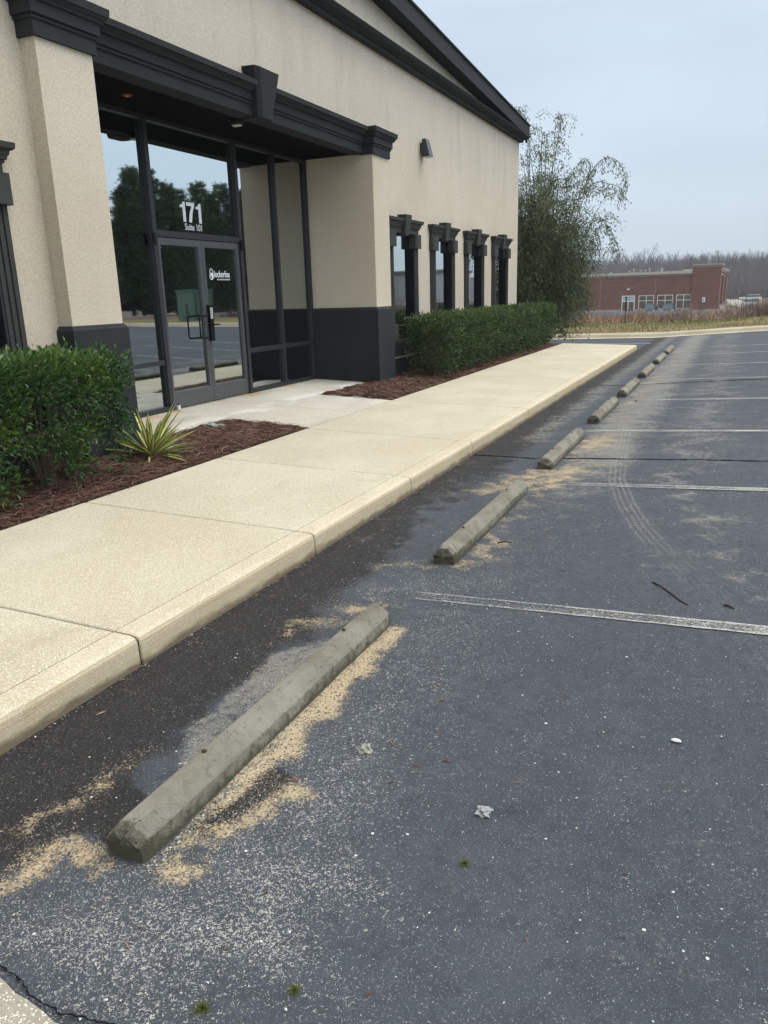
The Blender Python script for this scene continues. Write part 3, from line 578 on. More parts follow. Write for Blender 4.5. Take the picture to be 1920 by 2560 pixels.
MB().cyl((0,0,-.012),.05,.012,'z',16).build('plate',M['orange'],t_); MB().cyl((0,0,-.02),.012,.008,'z',10).build('screw',M['whitep'],t_)
# wall lamp
t_=empty('wall_lamp',(W,14.5,4.22)); tag(t_,'dark wedge shaped lamp mounted high on the tan wall above the windows','wall lamp')
MB().box(0,.05,-.07,.07,-.09,.09).build('back_plate',M['bronze'],t_,bevel=.008)
hz=MB(); hz.hexa([(.05,-.10,-.15),(.20,-.10,-.15),(.20,.10,-.15),(.05,.10,-.15)],[(.05,-.10,.15),(.12,-.10,.15),(.12,.10,.15),(.05,.10,.15)]); hz.build('housing',M['bronze'],t_,bevel=.006)
MB().box(.07,.185,-.08,.08,-.162,-.15).build('lens',M['lens'],t_)
# ------------------------------------------------------------------ wheel stops
def wheel_stop(i,xr,ya,yb,label):
    L=yb-ya; pr=[(-.152,-.03),(-.150,.03),(-.147,.066),(-.141,.074),(-.106,.110),(-.100,.114),(-.056,.114),(-.050,.110),(-.012,.072),(-.007,.064),(-.004,.03),(0,-.03)]
    n=70; V=[];low=[]; m_=len(pr)
    rg=np.random.default_rng(20+i); ph=rg.uniform(0,6,8)
    for j in range(n+1):
        t=j/n; y=ya+L*t; e=min(t,1-t)*L
        for k,(px,pz) in enumerate(pr):
            wob=.0012*math.sin(y*9+ph[0]+k*.3)+.0008*math.sin(y*23+ph[1])+rg.normal(0,.00025)+(rg.normal(0,.004) if (e<.05 and 4<=k<=8) else 0)
            cx=-.076; sc=1-.10*max(0,1-e/.035)
            x=xr+cx+(px-cx)*sc+wob; z=ASL*xr-.004+pz*(1-.12*max(0,1-e/.03)*(pz>.05))+wob*.8
            V.append((x,y+(rg.normal(0,.006) if e<.01 else 0),z)); low.append(max(0,1-(pz+.01)/.05)+(.32 if (k<3 or k>m_-4) else 0)+(.45 if e<.03 else 0)+.18*max(0,math.sin(y*5+ph[2])))  # side faces weighted darker as painted shade; base, ends and patches also stained
    m=len(pr); F=[[j*m+k,j*m+k+1,(j+1)*m+k+1,(j+1)*m+k] for j in range(n) for k in range(m-1)]
    for q,rev in ((0,0),(n,1)):
        c=len(V); V.append((xr-.076,ya+L*(q/n)+rg.normal(0,.003),ASL*xr+.045)); low.append(.6)
        for k in range(m): k2=(k+1)%m; F.append([q*m+k2,q*m+k,c,c] if not rev else [q*m+k,q*m+k2,c,c])
    r=empty('wheel_stop',(0,0,0)); tag(r,label,'wheel stop','concrete wheel stops in a row along the kerb')
    F3=[]; 
    for f in F:
        F3+= [[f[0],f[1],f[2]]] + ([[f[0],f[2],f[3]]] if f[3]!=f[2] else [])
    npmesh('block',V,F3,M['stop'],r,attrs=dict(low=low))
    for yy in (ya+.42,yb-.38): MB().tube([(xr-.088,yy,ASL*xr+.10),(xr-.085,yy+.004,ASL*xr+.118)],.009,8).build('steel_pin',M['rust'],r)
M['rust']=simple('rusty_steel',(.09,.04,.025),.9,.2)
labs=['nearest and largest wheel stop, sand piled along its side','second wheel stop from the nearest, beside the first kerb joints','third wheel stop, lying next to the long dark crack','fourth wheel stop, its near end broken and rough','fifth wheel stop, with a chipped near corner','sixth wheel stop, third from the far end of the row','seventh wheel stop, just before the last one','last and smallest wheel stop, nearest the grass verge']
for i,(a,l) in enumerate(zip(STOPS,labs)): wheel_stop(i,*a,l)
# ------------------------------------------------------------------ leaves / hedges
def leafmesh(C,D,Nn,Ln,Wd,rnd):
    """rhombic folded leaves: C base points, D direction, Nn normal-ish, Ln length, Wd width"""
    D=D/np.linalg.norm(D,axis=1,keepdims=True); Sx=np.cross(D,Nn); Sx/=np.linalg.norm(Sx,axis=1,keepdims=True)+1e-9; Up=np.cross(Sx,D)
    Ln=Ln[:,None]; Wd=Wd[:,None]
    p0=C; p1=C+D*Ln*.5+Sx*Wd*.5+Up*Wd*.15; p2=C+D*Ln-Up*Wd*.15; p3=C+D*Ln*.5-Sx*Wd*.5+Up*Wd*.15
    V=np.stack([p0,p1,p2,p3],1).reshape(-1,3); n=len(C); b=np.arange(n)*4
    F=np.concatenate([np.stack([b,b+1,b+2],1),np.stack([b,b+2,b+3],1)]); return V,F,np.repeat(rnd,4)
def hedge(name,x0,x1,y0,y1,z0,z1,ntip,nleaf,ln,mat,label,sparse,seed,group=None,spread=.045):
    r=np.random.default_rng(seed); T=[];O=[]
    A=dict(top=(x1-x0)*(y1-y0),front=(y1-y0)*(z1-z0),back=(y1-y0)*(z1-z0)*.5,near=(x1-x0)*(z1-z0),far=(x1-x0)*(z1-z0)); tot=sum(A.values())
    for k,a in A.items():
        n=int(ntip*a/tot); u=r.random(n); v=r.random(n)
        if k=='top': p=np.stack([x0+(x1-x0)*u,y0+(y1-y0)*v,np.full(n,z1)],1); o=np.tile([0,0,1.],(n,1))
        if k=='front': p=np.stack([np.full(n,x1),y0+(y1-y0)*u,z0+(z1-z0)*v],1); o=np.tile([1.,0,0],(n,1))
        if k=='back': p=np.stack([np.full(n,x0),y0+(y1-y0)*u,z0+(z1-z0)*v],1); o=np.tile([-1.,0,0],(n,1))
        if k=='near': p=np.stack([x0+(x1-x0)*u,np.full(n,y0),z0+(z1-z0)*v],1); o=np.tile([0,-1.,0],(n,1))
        if k=='far': p=np.stack([x0+(x1-x0)*u,np.full(n,y1),z0+(z1-z0)*v],1); o=np.tile([0,1.,0],(n,1))
        T.append(p);O.append(o)
    P=np.concatenate(T);O=np.concatenate(O)
    hgt=(P[:,2]-z0)/(z1-z0)
    # gaps: clumpy removal low down, lower foliage recedes
    cl=np.sin(P[:,1]*9+seed)+np.sin(P[:,1]*17+P[:,2]*13)+np.sin(P[:,2]*21+P[:,0]*15+1)+r.normal(0,.9,len(P))
    keep=(hgt>.72)|(cl*.28+hgt*1.25>sparse); P=P[keep];O=O[keep];hgt=hgt[keep]
    # rounded shoulders + ragged surface
    c=np.array([(x0+x1)/2,(y0+y1)/2,(z0+z1)/2]); hl=np.array([(x1-x0)/2,(y1-y0)/2,(z1-z0)/2]); q=(P-c)/hl; ex=np.abs(q)
    corner=np.sort(ex,axis=1)[:,1]; P=P-O*(np.clip(corner-.82,0,1)*.32)[:,None]*np.minimum(hl,.5).min()
    P=P-O*(np.abs(r.normal(0,.035,len(P)))+.16*np.clip(.45-hgt,0,1)*(O[:,2]<.5))[:,None]
    inner=r.random(len(P))<.16; P[inner]-=O[inner]*r.uniform(.05,.25,inner.sum())[:,None]
    n=len(P); idx=np.repeat(np.arange(n),nleaf); m=len(idx)
    off=r.normal(0,spread,(m,3)); C=P[idx]+off*[1,1,.8]; Dd=O[idx]*r.uniform(.2,1,(m,1))+off/spread*.55+np.array([0,0,.35]); Nn=r.normal(0,.6,(m,3))+np.array([.25,0,1.])+O[idx]*.5
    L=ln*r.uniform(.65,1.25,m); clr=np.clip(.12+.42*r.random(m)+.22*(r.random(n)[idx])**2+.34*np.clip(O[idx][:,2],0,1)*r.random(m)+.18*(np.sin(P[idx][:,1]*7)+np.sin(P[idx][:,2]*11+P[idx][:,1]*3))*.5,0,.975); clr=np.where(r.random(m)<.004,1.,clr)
    V,F,R=leafmesh(C,Dd,Nn,L,L*.5,clr)
    root=empty(name,((x0+x1)/2,(y0+y1)/2,z0)); tag(root,label,'hedge'); loc=-np.array([(x0+x1)/2,(y0+y1)/2,z0])
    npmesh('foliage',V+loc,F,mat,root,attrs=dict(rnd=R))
    # stems: bent twigs from bases to tips
    mb=MB(); rr=random.Random(seed); nb=max(3,int((y1-y0)/.42)); bases=[((x0+x1)/2+rr.uniform(-.1,.1),y0+.25+(y1-y0-.5)*i/(nb-1)+rr.uniform(-.08,.08)) for i in range(nb)]
    sel=r.choice(n,min(n,int(nb*34)),replace=False)
    for s_ in sel:
        p=P[s_]-O[s_]*.02; b=min(bases,key=lambda q:abs(q[1]-p[1])+rr.random()*.3); a=Vector((b[0]+rr.uniform(-.04,.04),b[1]+rr.uniform(-.04,.04),z0-.06)); e=Vector(p)
        m1=a.lerp(e,.35)+Vector((rr.uniform(-.05,.05),rr.uniform(-.05,.05),.04)); m2=a.lerp(e,.7)+Vector((rr.uniform(-.04,.04),rr.uniform(-.04,.04),.05))
        mb.tube([Vector(loc)+v for v in (a,m1,m2,e)],rr.uniform(.0028,.0055),4,.001,False)
    mb.build('stems',M['twig'],root)
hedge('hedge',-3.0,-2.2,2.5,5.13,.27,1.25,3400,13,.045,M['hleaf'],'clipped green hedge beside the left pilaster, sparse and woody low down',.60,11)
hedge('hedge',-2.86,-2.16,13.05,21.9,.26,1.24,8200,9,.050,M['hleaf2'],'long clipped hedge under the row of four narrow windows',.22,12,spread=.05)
hedge('hedge',-3.0,-2.2,-2.9,1.9,.27,1.3,1500,10,.05,M['hleaf2'],'hedge out at the near end of the office wall',.4,13)
# yucca
r_=random.Random(4); V=[];F=[];U=[];R=[]
for i in range(64):
    a=r_.uniform(0,6.283); el=math.radians(r_.choice([r_.uniform(5,30),r_.uniform(10,45),r_.uniform(30,65),r_.uniform(55,80)])); L=r_.uniform(.40,.62)*(1 if el<1.1 else .75); w=.043; b=len(V); rv=r_.random()
    d=Vector((math.cos(a)*math.cos(el),math.sin(a)*math.cos(el),math.sin(el))); s=Vector((-math.sin(a),math.cos(a),0)); up=s.cross(d)*-1
    if up.z<0: up=-up
    for k,(t,ww) in enumerate(((0,.55),(.2,.8),(.5,1),(.8,.6),(1,.04))):
        c=d*(L*t)+Vector((0,0,-.06*t*t*math.cos(el)*1.2)); c=c+d*.02
        for u,q in ((0,-.5),(.33,-.22),(1,0),(.33,.22),(0,.5)):
            V.append(tuple(c+s*(w*ww*q)+up*(w*ww*.35*abs(q)*2))); U.append(u); R.append(rv)
    for k in range(4):
        for q in range(4): F.append((b+k*5+q,b+k*5+q+1,b+(k+1)*5+q+1,b+(k+1)*5+q))
yr=empty('yucca',(-2.60,5.80,.225)); tag(yr,'variegated yellow and green yucca in the mulch beside the pilaster','yucca'); npmesh('leaves',V,F,M['yucca'],yr,attrs=dict(u=U,rnd=R)); MB().cyl((0,0,-.03),.03,.08,'z',10).build('crown',M['twig'],yr)
# dried grass tuft, rock
def tuft(loc,n,L,mat,name,label,cat,w=.004,spr=.7,seed=1):
    r=random.Random(seed); V=[];F=[];R=[]
    for i in range(n):
        a=r.uniform(0,6.283); lean=r.random()*spr; l=L*r.uniform(.5,1.1); b=len(V); q=r.random(); bx,by=r.gauss(0,L*.13),r.gauss(0,L*.13)
        for t in (0,.5,1):
            x=bx+math.cos(a)*lean*l*t*(1+t); y=by+math.sin(a)*lean*l*t*(1+t); z=l*(t-.45*lean*t*t); ww=w*(1.1-t)
            V+= [(x-math.sin(a)*ww,y+math.cos(a)*ww,z),(x+math.sin(a)*ww,y-math.cos(a)*ww,z)]; R+=[q,q]
        for k in range(2): F.append((b+2*k,b+2*k+1,b+2*k+3,b+2*k+2))
    o=npmesh(name,V,F,mat,attrs=dict(rnd=R),loc=loc); tag(o,label,cat); return o
tuft((-2.56,7.44,.215),150,.10,M['straw'],'grass_tuft','dried brown grass tuft in the mulch near the entry slab','grass tuft',.002,.9,2)
tuft((-2.62,7.0,.21),60,.09,M['straw'],'grass_tuft','thin flattened dry tuft in the mulch between rock and yucca','grass tuft',.002,1.1,5)
def rock(loc,sx,sy,sz_,mat,name,label,cat,seed,rough=.25,n=3):
    import bmesh
    bm=bmesh.new(); bmesh.ops.create_icosphere(bm,subdivisions=n,radius=1); r=random.Random(seed); ph=[r.uniform(0,6) for _ in range(6)]
    for v in bm.verts:
        c=v.co; k=1+rough*(math.sin(c.x*3+ph[0])*math.sin(c.y*4+ph[1])+.6*math.sin(c.z*6+ph[2]+c.x*5)+.35*math.sin(c.y*11+ph[3]+c.z*7))+r.gauss(0,rough*.12)
        v.co=Vector((c.x*sx*k,c.y*sy*k,max(c.z,-.45)*sz_*k))
    me=bpy.data.meshes.new(name); bm.to_mesh(me); bm.free(); o=link(name,me,mat,None,loc); tag(o,label,cat); return o
M['rock']=simple('gray_green_rock',(.26,.30,.28),.85,.25,var=.45,bump=.5,scale=22)
M['pebble']=simple('white_pebble',(.62,.61,.56),.8,.2,var=.1)
M['agg']=simple('broken_asphalt_bit',(.36,.36,.35),.95,.1,var=.6,bump=.8,scale=140)
M['olive']=simple('olive_stone',(.36,.35,.28),.9,.1,var=.4,bump=.5,scale=90)
M['moss']=rndmat('moss_tuft',((0,(.03,.035,.012)),(1,(.12,.14,.03))),.9,.1)
M['deadleaf']=simple('dead_leaf',(.24,.10,.05),.8,.2,var=.3)
rock((-3.0,7.35,.235),.15,.10,.055,M['rock'],'rock','pale gray green rock at the edge of the mulch by the entry slab','rock',3,.3)
G=lambda x,y:(x,y,ASL*x)
rock((1.352,2.235,.072),.023,.020,.026,M['olive'],'stone','angular olive gray stone to the side of the nearest wheel stop','stone',5,.3,3)
rock((1.858,2.03,.093),.022,.024,.014,M['agg'],'asphalt_lump','crumbly pale gray lump lying alone in the open foreground','lump',6,.35,4)
rock((2.385,2.63,.118),.018,.010,.006,M['pebble'],'pebble','flat oval white pebble, largest of the white stones','pebble',7,.06,3)
for i,(x,y,l,s) in enumerate(((1.45,1.125,'mossy green tuft by the bottom painted line',.016),(1.63,1.245,'moss clump between two small tufts in the foreground',.012),(1.875,1.79,'small moss clump just below the gray lump',.011),(1.565,1.10,'dark brown moss clump lowest in the foreground',.013))):
    tuft((x,y,ASL*x),90,s*1.1,M['moss'],'moss_clump',l,'moss',.0014,1.2,30+i)
def twig(pts,r,label,mat=None,name='twig'):
    mb=MB(); mb.tube([(x,y,ASL*x+h) for x,y,h in pts],r,6,r*.6); o=mb.build(name,mat or M['twigd'],None); tag(o,label,name)
M['twigd']=simple('dark_twig',(.06,.035,.025),.9,.1,var=.3)
twig([(2.15,4.24,.006),(2.20,4.17,.012),(2.23,4.13,.006),(2.27,4.06,.008),(2.31,3.99,.006),(2.35,3.94,.006)],.0045,'long crooked brown twig beyond the first painted line')
twig([(2.515,3.985,.005),(2.54,3.965,.008),(2.56,3.945,.005)],.006,'short thick twig beside the long crooked twig')
twig([(1.12,4.78,.006),(1.17,4.80,.012),(1.21,4.80,.008)],.006,'dark twig lying against the second wheel stop')
twig([(1.40,2.31,.004),(1.41,2.335,.008),(1.43,2.33,.005),(1.425,2.31,.004)],.0016,'curled tan tendril next to the olive stone',simple('tan_tendril',(.38,.26,.17),.8,.2))
for i,(x,y,lab) in enumerate(((1.44,2.78,'rust brown leaf scrap beside the sand by the nearest stop'),(1.50,2.68,'curled orange leaf scrap out from the nearest stop'),(1.18,2.02,'small yellow leaf on the sand by the nearest stop'))):
    V=[(0,0,0),(.012,.006,.004),(.03,.002,.002),(.014,-.006,.003)]; o=MB().add(V,[(0,1,2,3)]).build('leaf',M['deadleaf'],None,G(x,y)[:2]+(ASL*x+.004,),rz=i*1.3+2.5); tag(o,lab,'leaf')
# loose grit: one scatter of real pebbles
def grit(name,n,fn,smin,smax,mat,label,seed):
    r=np.random.default_rng(seed); base=np.array([(1,0,0),(0,1,0),(-1,0,0),(0,-1,0),(0,0,.8),(0,0,-.3)]); fc=np.array([(0,1,4),(1,2,4),(2,3,4),(3,0,4)]); V=[];F=[];R=[]
    for i in range(n):
        x,y=fn(r); s=smin+(smax-smin)*r.random()**3.0; a=r.uniform(0,6.28); c,s_=math.cos(a),math.sin(a); q=base*np.array([s,s*r.uniform(.5,1),s*r.uniform(.3,.7)])*(1+r.normal(0,.15,(6,1))); q=np.stack([q[:,0]*c-q[:,1]*s_,q[:,0]*s_+q[:,1]*c,q[:,2]],1)+[x,y,ASL*x+.001]
        F.append(fc+6*i); V.append(q); R+= [r.random()]*6
    tag(npmesh(name,np.concatenate(V),np.concatenate(F),mat,attrs=dict(rnd=R)),label,'grit',kind='stuff')
M['gritw']=rndmat('pale_grit',((0,(.30,.28,.22)),(.5,(.55,.53,.47)),(1,(.75,.75,.72))),.8,.2)
M['grits']=rndmat('sand_grain',((0,(.22,.14,.08)),(.5,(.50,.38,.23)),(1,(.68,.58,.42))),.9,.1)
M['gritd']=rndmat('crumbled_edge',((0,(.05,.045,.04)),(.5,(.20,.19,.16)),(1,(.45,.43,.38))),.9,.1)
grit('loose_grit',2600,lambda r:(r.uniform(.3,3.6),.85+r.random()**1.6*7),.0012,.0062,M['gritw'],'pale grit scattered over the car park',1)
polyA=np.array(PG['A'])
def inpoly(r,key):
    P=np.array(PG[key])
    while True:
        x,y=r.uniform(P[:,0].min(),P[:,0].max()),r.uniform(P[:,1].min(),P[:,1].max())
        if polymask(np.array([x]),np.array([y]),PG[key],.02)[0]>.3: return x,y
grit('sand_grains',5200,lambda r:inpoly(r,'A' if r.random()<.75 else 'B'),.001,.0032,M['grits'],'yellow sand grains along the nearest wheel stop',2)
grit('crumbs',1500,lambda r:(.985+abs(r.normal(0,.022)),r.uniform(1.45,3.3)),.0015,.008,M['gritd'],'gray concrete crumbs at the foot of the nearest wheel stop',3)
grit('kerb_debris',1500,lambda r:(abs(r.normal(0,.02)),r.uniform(1.5,22)),.002,.008,M['gritd'],'dark debris gathered along the foot of the kerb',4)
grit('dirt_clods',90,lambda r:(r.uniform(.2,3.4),r.uniform(9,24)),.008,.035,M['twigd'],'dark clods of dirt on the far part of the car park',5)
r0=random.Random(77); V=[];F=[];Rr=[]
for i in range(420):
    y=1.2+r0.random()**1.3*13; x=abs(r0.gauss(0,.06))+.01 if r0.random()<.55 else r0.uniform(.1,3.2); L=r0.uniform(.012,.05); a=r0.uniform(0,6.28); w_=r0.uniform(.0008,.003); b=len(V); q=r0.random()
    ca,sa=math.cos(a),math.sin(a)
    for t_k,ww in ((-.5,.3),(0,1),(.5,.2)): V+= [(x+ca*L*t_k-sa*w_*ww,y+sa*L*t_k+ca*w_*ww,ASL*x+.003+.004*(1-abs(t_k)*2)),(x+ca*L*t_k+sa*w_*ww,y+sa*L*t_k-ca*w_*ww,ASL*x+.003)]; Rr+= [q,q]
    F+= [(b,b+1,b+3,b+2),(b+2,b+3,b+5,b+4)]
tag(npmesh('plant_litter',V,F,M['straw'],attrs=dict(rnd=Rr)),'brown needles and leaf bits strewn on the asphalt','litter',kind='stuff')
# ------------------------------------------------------------------ big bush at the corner
def smoothp(P,m=4):
    Q=[]
    for i in range(len(P)-1):
        a,b,c,d=P[max(i-1,0)],P[i],P[i+1],P[min(i+2,len(P)-1)]
        for k in range(m):
            t=k/m; Q.append(.5*((2*b)+(c-a)*t+(2*a-5*b+4*c-d)*t*t+(3*b-a-3*c+d)*t**3))
    return Q+[P[-1]]
def big_bush():
    r=random.Random(9); root=empty('bush_tree',(-3.3,24.6,.1)); tag(root,'tall weeping evergreen shrub beyond the building corner','shrub')
    mb=MB(); LC=[];LD=[];LR=[]
    def stem(a,e,sag,rad,n=10):
        pts=[]
        for i in range(n+1):
            t=i/n; p=Vector(a).lerp(Vector(e),t); p.z+=sag*4*t*(1-t)-(0); pts.append(p+Vector((r.gauss(0,.03),r.gauss(0,.03),r.gauss(0,.02)))*(1 if 0<i<n else 0))
        mb.tube(pts,rad,5,rad*.25,False); return pts
    def leaves(p,d,n,sp,dn,droop=.6):
        for _ in range(n):
            LC.append((p.x+r.gauss(0,sp),p.y+r.gauss(0,sp),p.z+r.gauss(0,sp)-r.random()*sp*1.5)); LD.append((d.x*.3+r.gauss(0,.5),d.y*.3+r.gauss(0,.5),-droop+r.gauss(0,.5))); LR.append(min(1,max(0,dn+r.gauss(0,.2))))
    stems=0
    # main arching leaders, (x offset, y offset, height, lean)
    specs=[]
    for i in range(105):
        a=r.uniform(0,6.283); rad=r.random()**.6*1.6; h=r.uniform(3.2,6.1)*(1-.22*rad/1.25); specs.append((math.cos(a)*rad*1.25,math.sin(a)*rad,h))
    specs+= [(-.5,.1,6.6),(.45,0,6.3),(-.9,0,6.1),(.0,.3,6.0),(-.2,-.3,5.9)]
    for dx,dy,h in specs:
        b=(r.gauss(0,.18),r.gauss(0,.18),-.05); k=stem(b,(dx,dy,h),0,.022)
        # drooping tip
        tip=k[-1]; dirv=Vector((dx,dy,0)).normalized() if abs(dx)+abs(dy)>.01 else Vector((1,0,0)); L=r.uniform(.25,.6); q=[tip]
        for i in range(1,6):
            t=i/5; q.append(tip+dirv*(L*math.sin(t*1.9))+Vector((0,0,.18*math.sin(t*2.4)-.35*t*t)))
        mb.tube(q,.007,4,.003,False)
        for p in q: leaves(p,dirv,5,.05,.5,.8)
        for j,p in enumerate(k[2:]):
            t=(j+2)/10; dens=24 if p.z<2.4 else (16 if p.z<3.8 else (17 if p.z<4.8 else 15))
            # side twigs
            for _ in range(3 if p.z<4.4 else 2):
                a=r.uniform(0,6.283); s=r.uniform(.2,.55); e=p+Vector((math.cos(a)*s,math.sin(a)*s,r.uniform(-.25,.3))); m=p.lerp(e,.5)+Vector((0,0,.08)); mb.tube([p,m,e],.006,3,.002,False)
                for w in (m,e,p.lerp(e,.75)): leaves(w,e-p,int(dens*.42)+1,.085,.38 if p.z<4 else .5)
    # low outward skirts that make the dense mass
    for i in range(230):
        a=r.uniform(0,6.283); z=.7+3.1*r.random()**1.5; rad=(1.36+.26*math.sin(z*1.2))*r.uniform(.6,1.05)*min(1,.42+.30*z); p0=Vector((math.cos(a)*.4,math.sin(a)*.3,z*.6)); e=Vector((math.cos(a)*rad*1.22,math.sin(a)*rad,z)); m=p0.lerp(e,.6)+Vector((0,0,.4))
        mb.tube([p0,m,e,e+Vector((math.cos(a)*.08,math.sin(a)*.08,-.3))],.010,3,.003,False)
        for w in (m,m.lerp(e,.5),e,e+Vector((0,0,-.2)),e+Vector((0,0,-.35))): leaves(w,e-p0,26,.13,.30,1.0)
    # two long shoots arching out to the right
    for a,pts in enumerate([[(0.3,0,2.2),(.9,-.1,3.5),(1.35,-.1,4.4),(1.65,-.1,4.95),(2.0,-.1,5.12),(2.3,-.1,4.95),(2.48,-.1,4.6),(2.5,-.1,4.35)],[(1.35,-.1,4.25),(1.7,-.1,4.5),(2.05,-.1,4.42),(2.35,-.1,4.3),(2.5,-.1,4.0)],[(.7,0,3.0),(1.2,0,3.25),(1.75,0,3.55),(2.05,0,3.3),(2.25,0,2.95),(2.4,0,2.6)],[(1.4,-.1,4.5),(1.5,-.1,4.95),(1.3,-.1,5.15),(1.05,-.1,4.9),(.8,-.1,4.6)],[(-.3,0,4.8),(-.35,0,6.1),(-.55,0,6.55),(-.9,0,6.75),(-1.1,0,6.7)],[(.3,0,4.4),(.5,0,5.6),(.6,0,6.3),(.5,0,6.45)]]):
        P=[Vector(p) for p in pts]; P=smoothp(P); mb.tube(P,.013,5,.005,False)
        for p,q in zip(P[6:] if a in(0,2) else P,(P[7:] if a in (0,2) else P[1:])):
            for k in range(2):
                c=p.lerp(q,k/2); leaves(c,q-p,5,.055,.45,1.0)
                if r.random()<.85:
                    e=c+Vector((r.gauss(0,.07),r.gauss(0,.1),-r.uniform(.1,.3))); mb.tube([c,e],.004,3,.002,False); leaves(e,e-c,5,.05,.45,1.2)
    mb.build('branches',M['bark'],root)
    C=np.array(LC);D=np.array(LD);n=len(C); rg=np.random.default_rng(3); L=rg.uniform(.045,.095,n)
    V,F,R=leafmesh(C,D,rg.normal(0,1,(n,3)),L,L*.42,np.array(LR)); npmesh('foliage',V,F,M['bush'],root,attrs=dict(rnd=R)); print('bush leaves',n)
big_bush()
# ------------------------------------------------------------------ pines (seen mirrored in the glass)
def pine_proto(seed,H):
    r=random.Random(seed); mb=MB(); root=empty('pine_tree',(0,0,0)); mb.tube([(0,0,-.2),(r.gauss(0,.1),r.gauss(0,.1),H*.5),(r.gauss(0,.15),r.gauss(0,.15),H*.97)],.17,7,.03)
    C=[];D=[]
    z=H*.06
    while z<H*.98:
        t=z/H; R=(H*.21)*(1-t)**.75*(.75+.25*r.random())+.25
        for k in range(5):
            a=r.uniform(0,6.283); e=Vector((math.cos(a)*R,math.sin(a)*R,z+R*.28)); s=Vector((0,0,z)); mb.tube([s,s.lerp(e,.5),e],.03,3,.01,False)
            m=int(5+R*9)
            for i in range(m):
                q=s.lerp(e,.25+.75*i/m); 
                for _ in range(7): C.append((q.x+r.gauss(0,.13),q.y+r.gauss(0,.13),q.z+r.gauss(0,.10))); D.append((math.cos(a)+r.gauss(0,.6),math.sin(a)+r.gauss(0,.6),.6+r.gauss(0,.4)))
        z+=H*.032
    mb.build('trunk',M['bark'],root); C=np.array(C);D=np.array(D);n=len(C);rg=np.random.default_rng(seed); L=rg.uniform(.22,.42,n)
    V,F,Rr=leafmesh(C,D,rg.normal(0,1,(n,3)),L,L*.28,rg.random(n)**1.3); npmesh('crown',V,F,M['pine'],root,attrs=dict(rnd=Rr)); return root
def copytree(o,loc,rz=0,sc=1):
    c=o.copy(); COL.objects.link(c); c.location=loc; c.rotation_euler=(0,0,rz); c.scale=(sc,)*3
    for ch in o.children:
        d=ch.copy(); COL.objects.link(d); d.parent=c
        for g_ in ch.children: e=g_.copy(); COL.objects.link(e); e.parent=d
    return c
pp=[pine_proto(1,11.5),pine_proto(2,13),pine_proto(3,10)]; used=[False]*3; k=0; r=random.Random(5)
for row,(x,y0,y1,st) in enumerate(((36,30,100,2.9),(39,31.5,102,3.1),(43,33,112,3.2))):
    y=y0
    while y<y1:
        i=r.randrange(3); loc=(x+r.uniform(-1.2,1.2),y,fz(34,y)-.0 if y>38 else gz(9)); sc=r.uniform(.90,1.10)*(1.16 if row==1 else 1.0)*(1.12 if row==2 else 1)*(1-.12*math.exp(-((y-62)/5)**2))
        if not used[i]: pp[i].location=loc; pp[i].scale=(sc,)*3; used[i]=True; o=pp[i]
        else: o=copytree(pp[i],loc,r.uniform(0,6.28),sc)
        tag(o,'dense pine in the belt of trees across the road, mirrored in the entrance glass','pine tree','pines across the road'); y+=st*r.uniform(.8,1.2)
o=copytree(pp[0],(9.5,35.5,.4),1.,.75); tag(o,'single pine beyond the verge, mirrored in the first narrow window','pine tree','lone pine')
# utility cabinet on the verge, mirrored in the doors
uc=empty('utility_cabinet',(15.4,34.7,.15),math.radians(20)); tag(uc,'large green utility cabinet on the grass, mirrored in the glass doors','utility cabinet')
M['green']=simple('cabinet_green',(.13,.20,.15),.6,.3,var=.06)
MB().box(-.75,.75,-.6,.6,0,1.95).build('body',M['green'],uc); MB().box(-.8,.8,-.65,.65,1.95,2.03).build('lid',M['green'],uc); MB().box(-.15,.30,-.72,-.6,.7,1.35).build('access_box',M['green'],uc); MB().box(-.9,-.75,-.45,.45,.1,1.75).build('door_panel',M['green'],uc)
# ------------------------------------------------------------------ verge grass and dry weeds
def blades(name,n,fn,h0,h1,w,mat,label,cat,seed,lean=.35):
    r=np.random.default_rng(seed); P=np.array([fn(r) for _ in range(n)]); x,y,z,hh,cc=P.T; a=r.uniform(0,6.28,n); h=(h0+(h1-h0)*r.random(n))*hh; ll=r.normal(0,lean,n)*h; la=r.uniform(0,6.28,n)
    ww=w*r.uniform(.6,1.3,n); dx,dy=np.cos(a)*ww/2,np.sin(a)*ww/2
    V=np.stack([np.stack([x-dx,y-dy,z],1),np.stack([x+dx,y+dy,z],1),np.stack([x+np.cos(la)*ll+dx*.3,y+np.sin(la)*ll+dy*.3,z+h],1)],1).reshape(-1,3); F=np.arange(3*n).reshape(-1,3)
    tag(npmesh(name,V,F,mat,attrs=dict(rnd=np.repeat(np.clip(cc,0,1),3))),label,cat,kind='stuff')
def vg(r):
    x=r.uniform(-12,9); e=.2+r.random()*5; y=ky(x)+e; return x,y,fz(x,y)-.01,1,(.25*r.random() if (e>3.2 or r.random()<.25+.25*math.sin(x*.9+e)) else .5+.5*r.random())
blades('verge_grass',16000,vg,.04,.11,.03,M['gblade'],'short green and straw coloured grass on the verge beyond the kerb','grass',1)
def wd(r):
    d=r.random()**1.5*40; x=r.uniform(-14,16)+d*r.uniform(-.25,.35); y=ky(x)+5.2+d; tall=(.35+.5*max(0,math.sin(x*.9+d*.7)*math.sin(x*2.3-d*.4+1))+(.3 if x>2 else 0)+.25*r.random()**3)
    c=.5*r.random()+.25*math.sin(x*1.1)+.15; 
    if abs(x+2.2-d*.02)<1.6 and r.random()<.5: c=.86+.05*r.random()
    return x,y,fz(x,y)-.02,tall,c
